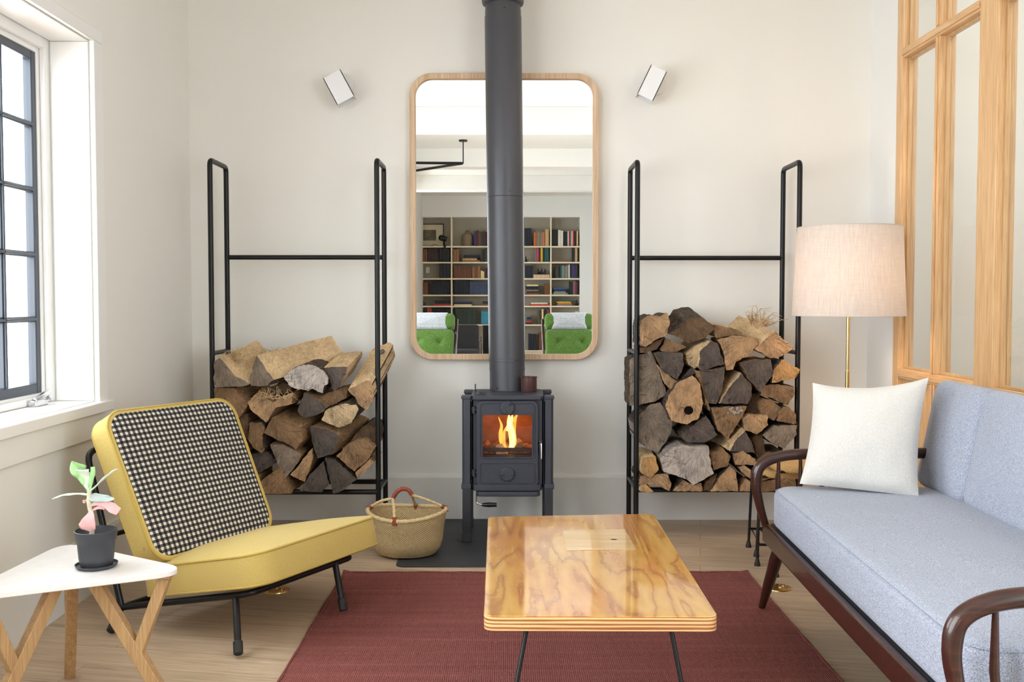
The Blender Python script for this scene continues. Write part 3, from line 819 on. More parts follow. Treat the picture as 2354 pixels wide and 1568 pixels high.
# door
yd = YF + 0.004
dz0, dz1, dx = 0.265, 0.6755, 0.145
cz = (dz0 + dz1) / 2
dr = MB()
dr.ring_prism(xz(rrect(-0.002, cz, dx, (dz1 - dz0) / 2, 0.027), yd), xz(rrect(-0.002, 0.509, 0.116, 0.100, 0.006), yd), (0, 0.028, 0))
door = dr.build('door', M['iron'], st, bevel=0.003)
b = MB(); b.ring_prism(xz(rrect(-0.001, 0.535, 0.130, 0.132, 0.02), yd - 0.004), xz(rrect(-0.001, 0.535, 0.1265, 0.1285, 0.018), yd - 0.004), (0, 0.006, 0))
b.ring_prism(xz(rrect(-0.001, 0.334, 0.130, 0.049, 0.014), yd - 0.004), xz(rrect(-0.001, 0.334, 0.1265, 0.0455, 0.012), yd - 0.004), (0, 0.006, 0))
b.ring_prism(xz(rrect(-0.002, 0.509, 0.122, 0.106, 0.008), yd - 0.003), xz(rrect(-0.002, 0.509, 0.116, 0.100, 0.006), yd - 0.003), (0, 0.006, 0))
b.build('door_moulding', M['iron'], door, bevel=0.0012)
b = MB(); b.box((SX - 0.118, yd + 0.012, 0.409), (SX + 0.114, yd + 0.016, 0.609)); b.build('glass_pane', M['glass_stove'], door, smooth=False)
for zc, ang in ((0.643, 60), (0.330, 0)):
    b = MB(); b.lathe([(0.033, 0.0), (0.033, 0.011), (0.031, 0.0135), (0.0, 0.0135)], (SX - 0.002, yd, zc), 32, T=Matrix.Rotation(pi / 2, 4, 'X'))
    for s in (-1, 1):
        a = R(ang); c = V((SX - 0.002 + s * 0.022 * cos(a), yd - 0.017, zc + s * 0.022 * sin(a)))
        dvec = V((cos(a), 0, sin(a))); b.bar(c - dvec * 0.008, c + dvec * 0.008, 0.006, 0.008)
    b.build('air_valve', M['iron'], door, bevel=0.0015)
for zc in (0.634, 0.335):
    b = MB(); b.tube([(SX - 0.16, yd + 0.01, zc - 0.018), (SX - 0.16, yd + 0.01, zc + 0.014)], 0.009, 12); b.bar((SX - 0.172, yd + 0.012, zc), (SX - 0.143, yd + 0.012, zc), 0.01, 0.01)
    b.build('hinge', M['iron_dark'], door, bevel=0.001)
b = MB(); b.tube(arc_path([(SX + 0.150, yd + 0.01, 0.475), (SX + 0.158, yd - 0.02, 0.48), (SX + 0.158, yd - 0.025, 0.405)], 0.01), 0.004, 10)
h = b.build('handle', M['chrome'], door); h['label'] = 'thin bright steel door handle'
b = MB(); b.box((SX + 0.147, yd + 0.002, 0.43), (SX + 0.165, yd + 0.02, 0.49)); b.build('handle_bracket', M['iron_dark'], door, bevel=0.004)
# riddling handle under the tray
b = MB(); b.tube(arc_path([(SX - 0.147, 4.65, 0.232), (SX - 0.147, 4.65, 0.192), (SX - 0.12, 4.645, 0.187)], 0.012), 0.004, 10); rd = b.build('grate_rod', M['chrome'], st)
b = MB(); b.lathe([(0.006, 0), (0.009, 0.01), (0.0115, 0.035), (0.010, 0.062), (0.0108, 0.07), (0.0, 0.07)], (SX - 0.122, 4.645, 0.187), 16, T=Matrix.Rotation(pi / 2, 4, 'Y')); g = b.build('grip', M['grip'], rd); g['label'] = 'turned black grip'
# firebox
b = MB()
b.box((SX - 0.135, 4.98, 0.38), (SX + 0.135, 4.99, 0.66)); b.box((SX - 0.145, 4.71, 0.38), (SX - 0.135, 4.99, 0.66)); b.box((SX + 0.135, 4.71, 0.38), (SX + 0.145, 4.99, 0.66)); b.box((SX - 0.145, 4.71, 0.655), (SX + 0.145, 4.99, 0.665))
b.build('fire_brick_lining', M['fire_wall'], st)
b = MB(); b.box((SX - 0.135, 4.705, 0.400), (SX + 0.135, 4.98, 0.412)); b.box((SX - 0.13, 4.70, 0.430), (SX + 0.13, 4.712, 0.448)); b.build('log_guard', M['iron_dark'], st, bevel=0.003)
random.seed(4)
b = MB()
for i in range(26):
    x = SX - 0.115 + 0.23 * random.random(); y = 4.74 + 0.16 * random.random(); r = 0.012 + 0.012 * random.random()
    T = Matrix.Rotation(random.random() * 6, 4, V((random.random(), random.random(), random.random() + 0.1)))
    b.box((-r, -r * 0.8, -r * 0.6), (r, r * 0.8, r * 0.6), T=Matrix.Translation((x, y, 0.412 + r * 0.6)) @ T)
b.build('ember_bed', M['ash_bed'], st, bevel=0.003)['kind'] = 'stuff'
def chunk(pts, back, mat, name, ymin):
    b = MB(); b.prism([V((SX + x, ymin, z)) for x, z in pts], back)
    o = b.build(name, mat, None, bevel=0.003); return o
# burning wood, seen through the stove glass
def fuel(pts, y, ext, label, col, end=None):
    b = MB(); b.prism([V((SX + x, y, z)) for x, z in pts], ext)
    c = sum((V((SX + x, y, z)) for x, z in pts), V()) / len(pts)
    o = solo(b, 'burning_log', col, label, 'firewood', c, 'burning wood in the stove', bevel=0.003)
    return o
fuel([(-0.105, 0.413), (-0.095, 0.452), (-0.06, 0.463), (-0.045, 0.43), (-0.06, 0.413)], 4.735, (0.02, 0.13, 0.0), 'reddish split log burning at the left behind the stove glass', M['split_brown'])
fuel([(-0.057, 0.413), (-0.06, 0.455), (-0.035, 0.462), (-0.012, 0.425), (0.0, 0.413)], 4.725, (0.03, 0.12, 0.0), 'ash-white charred log at the foot of the flames in the stove', M['ash_bed'])
fuel([(0.01, 0.413), (0.025, 0.43), (0.05, 0.465), (0.075, 0.475), (0.068, 0.44), (0.075, 0.413)], 4.74, (-0.02, 0.12, 0.0), 'reddish split log leaning right of the flames in the stove', M['split_brown'])
fuel([(-0.045, 0.465), (-0.03, 0.50), (-0.01, 0.54), (0.004, 0.545), (0.01, 0.52), (-0.005, 0.47)], 4.80, (0.01, 0.05, -0.004), 'upright charred log wrapped by the flames in the stove', M['split_brown'])
def flame(ctrl, w, mat, mb):
    p = smooth_path(ctrl, 6); n = len(p)
    mb.tube(p, [max(0.0012, w * (sin(pi * (0.12 + 0.86 * i / (n - 1))) ** 0.8)) for i in range(n)], 10)
fm = MB()
flame([(SX - 0.01, 4.775, 0.42), (SX - 0.03, 4.775, 0.46), (SX - 0.035, 4.775, 0.505), (SX - 0.03, 4.775, 0.545), (SX - 0.045, 4.775, 0.588)], 0.010, None, fm)
flame([(SX + 0.005, 4.77, 0.415), (SX - 0.018, 4.77, 0.45), (SX - 0.02, 4.77, 0.50), (SX - 0.008, 4.77, 0.54)], 0.011, None, fm)
flame([(SX + 0.02, 4.77, 0.42), (SX + 0.032, 4.77, 0.46), (SX + 0.026, 4.77, 0.52), (SX + 0.034, 4.78, 0.575), (SX + 0.05, 4.79, 0.60)], 0.014, None, fm)
flame([(SX + 0.03, 4.765, 0.415), (SX + 0.042, 4.765, 0.435), (SX + 0.038, 4.765, 0.452)], 0.007, None, fm)
fo = solo(fm, 'flame', M['flame'], 'orange and yellow flames rising behind the stove glass', 'flame', (SX, 4.775, 0.415)); fo['kind'] = 'stuff'
fm = MB()
flame([(SX + 0.0, 4.765, 0.415), (SX + 0.022, 4.765, 0.45), (SX + 0.02, 4.765, 0.51), (SX + 0.008, 4.765, 0.56), (SX + 0.006, 4.77, 0.602)], 0.018, None, fm)
flame([(SX - 0.004, 4.77, 0.52), (SX + 0.012, 4.77, 0.56), (SX + 0.024, 4.77, 0.60)], 0.013, None, fm)
c = fm.build('flame_core', M['flame_core'], fo); c['label'] = 'brightest yellow core of the flames'

# enamel mug on the stove, flue
b = MB()
mc = V((0.098, 4.875, 0.7))
b.lathe([(0.0, 0.001), (0.037, 0.001), (0.039, 0.004), (0.0395, 0.070), (0.043, 0.0725), (0.043, 0.0745), (0.0385, 0.0745), (0.0375, 0.008), (0.0, 0.006)], mc, 40, caps=False)
solo(b, 'enamel_pot', M['enamel'], 'small brown speckled enamel pot standing on the stove beside the flue pipe', 'pot', mc)
b = MB()
PX = lambda z: SX - 0.002 - 0.0115 * (z - 0.7)
PYc = 4.972
def pipe_ring(r, z): return (r, z)
Sh = Matrix.Identity(4); Sh[0][2] = -0.0115
def plathe(prof, mb, seg=56):
    rings = [[V((PX(z) + r * cos(2 * pi * k / seg), PYc + r * sin(2 * pi * k / seg), z)) for k in range(seg)] for r, z in prof]
    mb.rings(rings, 0, False, True)
f = thing('flue_pipe', 'tall straight matte black flue pipe rising from the wood stove in front of the mirror', 'flue pipe', (SX, PYc, 0.7))
b = MB(); plathe([(0.088, 0.701), (0.088, 0.8), (0.0895, 0.8), (0.0895, 0.812), (0.0885, 0.812), (0.0885, 0.845), (0.090, 0.846), (0.090, 0.86)], b); b.build('lower_section', M['flue'], f, angle=25)
b = MB(); plathe([(0.090, 0.86), (0.0908, 0.861), (0.0908, 1.660), (0.0895, 1.661)], b); b.build('middle_section', M['flue'], f, angle=25)
b = MB(); plathe([(0.0895, 1.661), (0.0912, 1.663), (0.0912, 2.545), (0.089, 2.55), (0.0885, 2.58), (0.087, 2.585), (0.087, 2.63)], b); b.build('upper_section', M['flue'], f, angle=25)
b = MB(); plathe([(0.088, 2.604), (0.1, 2.608), (0.104, 2.618), (0.104, 2.628), (0.1, 2.636), (0.099, CZ)], b); c = b.build('collar', M['flue'], f, angle=25)
for z, a in ((0.715, -125), (0.852, -60), (1.685, -75), (2.57, -85)):
    b = MB(); p = V((PX(z) + 0.0915 * cos(R(a)), PYc + 0.0915 * sin(R(a)), z)); b.lathe([(0.004, -0.002), (0.003, 0.002), (0, 0.003)], p, 10, T=Matrix.Rotation(R(a), 4, 'Z') @ Matrix.Rotation(pi / 2, 4, 'Y'))
    b.build('screw', M['iron_dark'], f)

# ------------------------------------------------------------------ mirror
ml, mr = aty(943, 500, YM).x, aty(1375.5, 500, YM).x
mt, mb_ = aty(1160, 169.5, YM).z, aty(1160, 827, YM).z
mcx, mcz, mhx, mhz = (ml + mr) / 2, (mt + mb_) / 2, (mr - ml) / 2, (mt - mb_) / 2
mi = thing('wall_mirror', 'large rounded rectangular wall mirror in a pale ash frame hung behind the flue pipe', 'mirror', (mcx, BY, mb_))
XZ = lambda pts, y: [V((p[0], y, p[1])) for p in pts]
b = MB(); b.ring_prism(XZ(rrect(mcx, mcz, mhx, mhz, 0.115, 14), YM - 0.017), XZ(rrect(mcx, mcz, mhx - 0.030, mhz - 0.030, 0.088, 14), YM - 0.017), (0, BY - YM + 0.017, 0))
b.build('frame', M['ash'], mi, bevel=0.003)
b = MB(); pl = XZ(rrect(mcx, mcz, mhx - 0.028, mhz - 0.028, 0.09, 14), YM); b.prism(pl, (0, 0.008, 0)); b.build('mirror_glass', M['mirror'], mi, smooth=False)

# ------------------------------------------------------------------ two wall lamps
def sconce(pts, dc, label, side):
    """pts: the four image corners of the box face (TL TR BR BL)"""
    yf = 5.035
    q = [aty(px, py, yf) for px, py in pts]
    c = sum(q, V()) / 4
    t = thing('wall_lamp', label, 'wall lamp', (aty(dc[0], dc[1], BY).x, BY, aty(dc[0], dc[1], BY).z), 0, 'pair of box wall lamps beside the mirror')
    b = MB(); dp = aty(dc[0], dc[1], BY); b.lathe([(0.0, 0.03), (0.052, 0.03), (0.055, 0.027), (0.055, 0.0)], (dp.x, BY, dp.z), 36, T=Matrix.Rotation(pi / 2, 4, 'X')); b.build('wall_plate', M['wall'], t)
    u = (q[1] - q[0] + q[2] - q[3]).normalized(); v = V((-u.z, 0, u.x)); 
    if v.z < 0: v = -v
    w_ = ((q[1] - q[0]).length + (q[2] - q[3]).length) / 2; h_ = ((q[0] - q[3]).length + (q[1] - q[2]).length) / 2
    T = frame_T(V((c.x, yf, c.z)), u, V((0, 1, 0)), v)
    b = MB(); tk = 0.004; D = 0.085
    b.box((-w_ / 2, 0, -h_ / 2), (w_ / 2, tk, h_ / 2), T=T); b.box((-w_ / 2, D - tk, -h_ / 2), (w_ / 2, D, h_ / 2), T=T)
    b.box((-w_ / 2, 0, -h_ / 2), (-w_ / 2 + tk, D, h_ / 2), T=T); b.box((w_ / 2 - tk, 0, -h_ / 2), (w_ / 2, D, h_ / 2), T=T)
    b.build('lamp_box', M['shade_in'], t)
    b = MB(); b.lathe([(0.022, -0.045), (0.022, 0.03), (0.012, 0.035), (0.0, 0.035)], T @ V((0, D / 2, 0)), 20, T=frame_T(V(), u, V((0, 1, 0)), v)); b.build('lamp_holder', M['shade_in'], t)
    b = MB(); b.tube([T @ V((0, D - 0.002, 0)), (dp.x, BY - 0.028, dp.z)], 0.009, 12); b.build('arm', M['shade_in'], t)
sconce([(742, 180), (782, 160), (815, 219), (775.5, 242)], (792, 195), 'white box wall lamp left of the mirror, tilted to the left', -1)
sconce([(1497, 150), (1534, 164), (1500, 234), (1465, 213)], (1508, 195), 'white box wall lamp right of the mirror, tilted to the right', 1)

# ------------------------------------------------------------------ firewood racks
RT = 0.0125
def rack(x0, x1, yf_, yb_, label):
    t = thing('firewood_rack', label, 'log rack', ((x0 + x1) / 2, (yf_ + yb_) / 2, 0), 0, 'tubular black firewood racks beside the stove')
    zt = 1.815
    for x in (x0, x1):
        b = MB(); b.tube(arc_path([(x, yf_, 0.0), (x, yf_, zt), (x, yb_, zt), (x, yb_, 0.0)], 0.03), RT, 14); b.build('side_frame', M['black_tube'], t)
        for z in (0.895, 0.235):
            b = MB(); b.tube([(x, yf_, z), (x, yb_, z)], RT * 0.9, 12); b.build('side_rail', M['black_tube'], t)
    b = MB(); b.tube([(x0, yb_, 1.365), (x1, yb_, 1.365)], RT * 0.95, 12); b.build('cross_bar', M['black_tube'], t)
    for y in (yf_, yb_):
        b = MB(); b.tube([(x0, y, 0.228), (x1, y, 0.228)], RT, 12); b.build('shelf_bar', M['black_tube'], t)
    return t
RL = rack(-1.419, -0.628, 4.75, 5.02, 'tall black tubular firewood rack behind the yellow chair')
RR_ = rack(0.618, 1.398, 4.80, 5.09, 'tall black tubular firewood rack between mirror and floor lamp')

# ------------------------------------------------------------------ firewood
SIDE = {'L': 'split_light', 'B': 'split_brown', 'K': 'bark', 'W': 'white_bark'}
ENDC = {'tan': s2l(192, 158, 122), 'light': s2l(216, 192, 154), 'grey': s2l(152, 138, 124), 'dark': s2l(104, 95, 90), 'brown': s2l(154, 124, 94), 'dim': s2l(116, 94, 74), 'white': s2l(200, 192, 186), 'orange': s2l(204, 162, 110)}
def log(poly, yf_, length, shift, endc, side, label, group, seed, under=None, taper=0.97, splint=None, ytilt=0.0):
    """poly: image points of the sawn end; a split log whose bark or split sides run back from it"""
    rnd = random.Random(seed)
    P = [aty(px, py, yf_) for px, py in poly]
    # orientation: make counter-clockwise seen from the camera
    A = sum(P[i].x * P[(i + 1) % len(P)].z - P[(i + 1) % len(P)].x * P[i].z for i in range(len(P)))
    if A < 0: P = P[::-1]
    c = sum(P, V()) / len(P)
    ring = []
    for i, p in enumerate(P):
        q = P[(i + 1) % len(P)]; L = (q - p).length; n = max(2, int(L / 0.0075))
        nrm = V(((q - p).z, 0, -(q - p).x)).normalized()
        for k in range(n):
            t = k / n; pt = p.lerp(q, t)
            if k: pt = pt + nrm * (rnd.uniform(-0.0012, 0.0012) + 0.006 * sin(pi * t) ** 0.5 * noise.noise(V((pt.x * 34, seed * 3.7, pt.z * 34))))
            ring.append(pt)
    n = len(ring)
    S = 7; rings = []
    off = [noise.noise(V((p.x * 30, p.z * 30, seed))) for p in ring]
    for s in range(S):
        t = s / (S - 1); r_ = []
        for i, p in enumerate(ring):
            d = p - c; sc = (1 + (taper - 1) * t)
            wob = 0.006 * noise.noise(V((p.x * 22 + 9 * seed, t * 3.2, p.z * 22))) * (1 if s else 0.25)
            q = c + d * sc + d.normalized() * wob * min(1, t * 3)
            q = V((q.x + shift[0] * t, yf_ + length * t + (0.004 * off[i] if s == 0 else 0) + ytilt * (p.x - c.x), q.z + shift[1] * t))
            r_.append(q)
        rings.append(r_)
    mb = MB(); bidx = mb.add([p for r_ in rings for p in r_], [])
    for s in range(S - 1):
        for i in range(n):
            j = (i + 1) % n
            e = (ring[j] - ring[i]); nz = -e.x / max(1e-6, e.length)      # outward normal z (ccw): (e.z,-e.x)
            m_ = 1
            if under and nz < 0.15: m_ = 2
            mb.f.append((bidx + s * n + i, bidx + s * n + j, bidx + (s + 1) * n + j, bidx + (s + 1) * n + i)); mb.m.append(m_)
    # front face: inner ring, slightly domed, then fan
    cc = V((c.x, yf_ - 0.001, c.z))
    prev = [bidx + i for i in range(n)]
    for fr_ in (0.66, 0.33):
        pts = [cc.lerp(ring[i], fr_) + V((0, 0.003 * noise.noise(V((ring[i].x * 40, fr_ * 9, ring[i].z * 40 + seed))) + ytilt * (ring[i].x - c.x) * fr_, 0)) for i in range(n)]
        nb = mb.add(pts, [])
        cur = [nb + i for i in range(n)]
        for i in range(n):
            j = (i + 1) % n; mb.f.append((prev[i], cur[i], cur[j], prev[j])); mb.m.append(0)
        prev = cur
    k0 = mb.add([cc], [])
    for i in range(n):
        mb.f.append((prev[i], k0, prev[(i + 1) % n])); mb.m.append(0)
    back = rings[-1]; kb = mb.add([sum(back, V()) / n], [])
    for i in range(n):
        mb.f.append((bidx + (S - 1) * n + (i + 1) % n, kb, bidx + (S - 1) * n + i)); mb.m.append(0)
    loc = V((c.x, yf_ + length / 2, c.z))
    mats = [M['log_end'], M[SIDE[side]], M[SIDE[under]] if under else M[SIDE[side]]]
    o = solo(mb, 'firewood_log', mats, label, 'firewood', loc, group, angle=38)
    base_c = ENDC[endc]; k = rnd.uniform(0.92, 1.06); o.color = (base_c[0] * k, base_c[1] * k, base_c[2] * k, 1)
    if splint:
        b = MB()
        for i in range(splint[2]):
            p = aty(splint[0] + rnd.uniform(-splint[3], splint[3]), splint[1] + rnd.uniform(-4, 4), yf_ + splint[4])
            a = rnd.uniform(0, pi); l = rnd.uniform(0.025, 0.06) * splint[5]
            d1 = V((cos(a), rnd.uniform(-0.6, 0.3), abs(sin(a)) * 0.8 + 0.1)) * l
            d2 = d1 + V((rnd.uniform(-1, 1), rnd.uniform(-0.5, 0.5), rnd.uniform(-0.9, 0.3))) * l * 0.8
            pts = smooth_path([p, p + d1, p + d2], 6); b.tube(pts, [0.0017 * max(0.7, splint[5]) * (1 - 0.8 * q / (len(pts) - 1)) for q in range(len(pts))], 5)
        f_ = b.build('splinters', M['split_light'], o); f_['label'] = 'curling pale torn wood fibres'; f_['kind'] = 'stuff'
    return o
def ZL(pts): return [(480 + x / 4.126, 780 + y / 4.126) for x, y in pts]
def ZR(pts): return [(1400 + x / 2.24, 660 + y / 2.24) for x, y in pts]
GL, GR = 'firewood stacked in the rack behind the yellow chair', 'firewood stacked in the rack beside the floor lamp'
FL, FR = 4.70, 4.74
LEFT = [
 ([(50, 210), (105, 178), (160, 235), (250, 350), (395, 420), (330, 446), (130, 455), (50, 450)], 0, .30, (.10, .075), 'grey', 'L', None, 'grey crescent-ended log with torn pale top, leftmost of the top row behind the chair', (250, 215, 26, 60, .06, 1.3)),
 ([(455, 150), (540, 280), (620, 385), (560, 440), (400, 440), (387, 380), (415, 260)], .005, .30, (.30, .085), 'grey', 'L', 'K', 'big pale log lying askew, highest on the stack behind the chair', (590, 120, 14, 50, .12, .6)),
 ([(710, 360), (780, 290), (850, 255), (930, 243), (1000, 252), (1090, 300), (1132, 360), (1130, 425), (1095, 440), (1080, 512), (1030, 495), (985, 470), (940, 492), (850, 475), (765, 440)], -.01, .31, (.01, .02), 'white', 'K', 'K', 'pale grey half-round log with a rotten dark notch, in the top row behind the chair', None),
 ([(1090, 268), (1190, 262), (1312, 262), (1300, 330), (1250, 430), (1192, 490), (1165, 440), (1130, 345)], .01, .30, (.03, .06), 'dark', 'L', None, 'small grey wedge log with pale top beside the rotten-notched one', None),
 ([(1320, 478), (1410, 430), (1500, 393), (1552, 415), (1566, 540), (1500, 672), (1440, 635)], -.005, .32, (.065, .17), 'tan', 'L', 'K', 'tan log tilted up against the right post of the left rack, pale split top', None),
 ([(50, 462), (240, 465), (372, 620), (290, 742), (200, 720), (50, 700)], .02, .30, (.06, .03), 'brown', 'B', None, 'brown log partly hidden by the chair back under the torn crescent log', None),
 ([(365, 605), (480, 482), (540, 560), (610, 610), (700, 540), (792, 505), (790, 615), (700, 632), (630, 652), (545, 792), (430, 700)], .0, .30, (.06, .02), 'tan', 'B', None, 'tan log with frayed fibrous notch, second row behind the chair', (640, 560, 34, 130, -.01, .9)),
 ([(860, 620), (903, 507), (1000, 545), (1128, 645), (1085, 690), (900, 750), (848, 690)], .0, .31, (.03, .02), 'dark', 'B', None, 'dark blue-grey wedge log under the rotten-notched one', None),
 ([(1030, 548), (1180, 490), (1325, 445), (1305, 560), (1150, 635)], .06, .26, (.03, .01), 'brown', 'B', None, 'shadowed brown log squeezed between dark wedge and tilted tan log', None),
 ([(1067, 765), (1110, 672), (1190, 640), (1275, 615), (1400, 622), (1420, 670), (1395, 720), (1350, 795), (1240, 838), (1130, 800)], -.01, .31, (.02, .03), 'light', 'K', 'K', 'pale tan rounded log on the right, below the tilted log behind the chair', None),
 ([(518, 890), (600, 742), (720, 780), (880, 828), (890, 960), (822, 1048), (760, 1000), (640, 950)], -.005, .31, (.10, .055), 'brown', 'B', None, 'large grey-brown log with orange-brown split top, centre of the stack behind the chair', None),
 ([(958, 832), (1100, 850), (1242, 912), (1180, 1088), (1030, 1128), (990, 1000)], .0, .31, (.10, .045), 'dark', 'B', None, 'dark charcoal-ended log with pinkish split top, right of the large central log', None),
 ([(385, 790), (500, 790), (530, 830), (505, 960), (530, 1040), (500, 1082), (430, 1040), (375, 960)], .015, .30, (.05, .01), 'brown', 'K', None, 'upright narrow brown log just right of the chequered chair back', None),
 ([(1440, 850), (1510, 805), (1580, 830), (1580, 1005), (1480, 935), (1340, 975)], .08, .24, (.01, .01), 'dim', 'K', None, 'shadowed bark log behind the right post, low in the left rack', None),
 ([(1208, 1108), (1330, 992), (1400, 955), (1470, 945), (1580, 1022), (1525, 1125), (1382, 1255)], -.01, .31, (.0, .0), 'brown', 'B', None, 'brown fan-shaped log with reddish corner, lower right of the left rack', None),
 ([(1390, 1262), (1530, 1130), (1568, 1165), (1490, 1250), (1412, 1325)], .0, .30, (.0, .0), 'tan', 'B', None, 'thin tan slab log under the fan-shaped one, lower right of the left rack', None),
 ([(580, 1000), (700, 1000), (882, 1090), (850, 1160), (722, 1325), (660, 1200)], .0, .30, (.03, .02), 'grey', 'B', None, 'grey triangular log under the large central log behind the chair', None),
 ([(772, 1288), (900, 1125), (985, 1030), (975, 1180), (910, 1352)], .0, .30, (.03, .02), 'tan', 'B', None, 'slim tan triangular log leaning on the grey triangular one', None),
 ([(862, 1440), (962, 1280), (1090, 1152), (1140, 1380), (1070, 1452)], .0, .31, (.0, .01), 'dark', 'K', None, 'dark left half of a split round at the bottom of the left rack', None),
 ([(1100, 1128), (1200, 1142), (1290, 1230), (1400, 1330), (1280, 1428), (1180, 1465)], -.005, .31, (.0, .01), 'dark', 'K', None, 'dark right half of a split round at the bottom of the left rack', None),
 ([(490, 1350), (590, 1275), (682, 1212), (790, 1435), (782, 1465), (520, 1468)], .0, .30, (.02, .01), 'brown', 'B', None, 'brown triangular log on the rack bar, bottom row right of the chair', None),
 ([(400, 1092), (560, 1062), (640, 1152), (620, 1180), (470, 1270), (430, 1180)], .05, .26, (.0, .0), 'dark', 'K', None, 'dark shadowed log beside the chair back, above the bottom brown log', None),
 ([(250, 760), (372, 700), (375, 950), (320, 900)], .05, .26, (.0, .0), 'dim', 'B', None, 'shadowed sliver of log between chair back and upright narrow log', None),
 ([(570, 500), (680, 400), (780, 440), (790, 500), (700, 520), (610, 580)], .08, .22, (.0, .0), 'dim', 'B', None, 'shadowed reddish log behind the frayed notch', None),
 ([(1010, 245), (1055, 234), (1088, 258), (1075, 285), (1020, 262)], .14, .16, (.0, .0), 'brown', 'B', None, 'tiny log tip poking up behind the rotten-notched log', None),
]
# logs of the lower left, half hidden behind the chair back
for i, (pp, lab) in enumerate([
  ([(60, 720), (190, 730), (230, 860), (60, 900)], 'log end glimpsed behind the chair back, upper left of the rack'),
  ([(60, 920), (330, 920), (380, 1060), (60, 1080)], 'wide log hidden behind the chair back at mid height'),
  ([(60, 1100), (390, 1100), (440, 1280), (60, 1270)], 'wide log hidden behind the chair back, low in the rack'),
  ([(60, 1290), (480, 1290), (480, 1468), (60, 1468)], 'log hidden behind the chair back on the rack bar')]):
    LEFT.append((pp, .02, .28, (0, 0), 'brown', 'B', None, lab, None))
for i, (pl, dy, ln, sh, ec, sd, un, lab, spl) in enumerate(LEFT):
    if spl: spl = (480 + spl[0] / 4.126, 780 + spl[1] / 4.126, spl[2], spl[3] / 4.126, spl[4], spl[5])
    log(ZL(pl), FL + dy, ln, sh, ec, sd, lab, GL, i + 1, un, splint=spl)
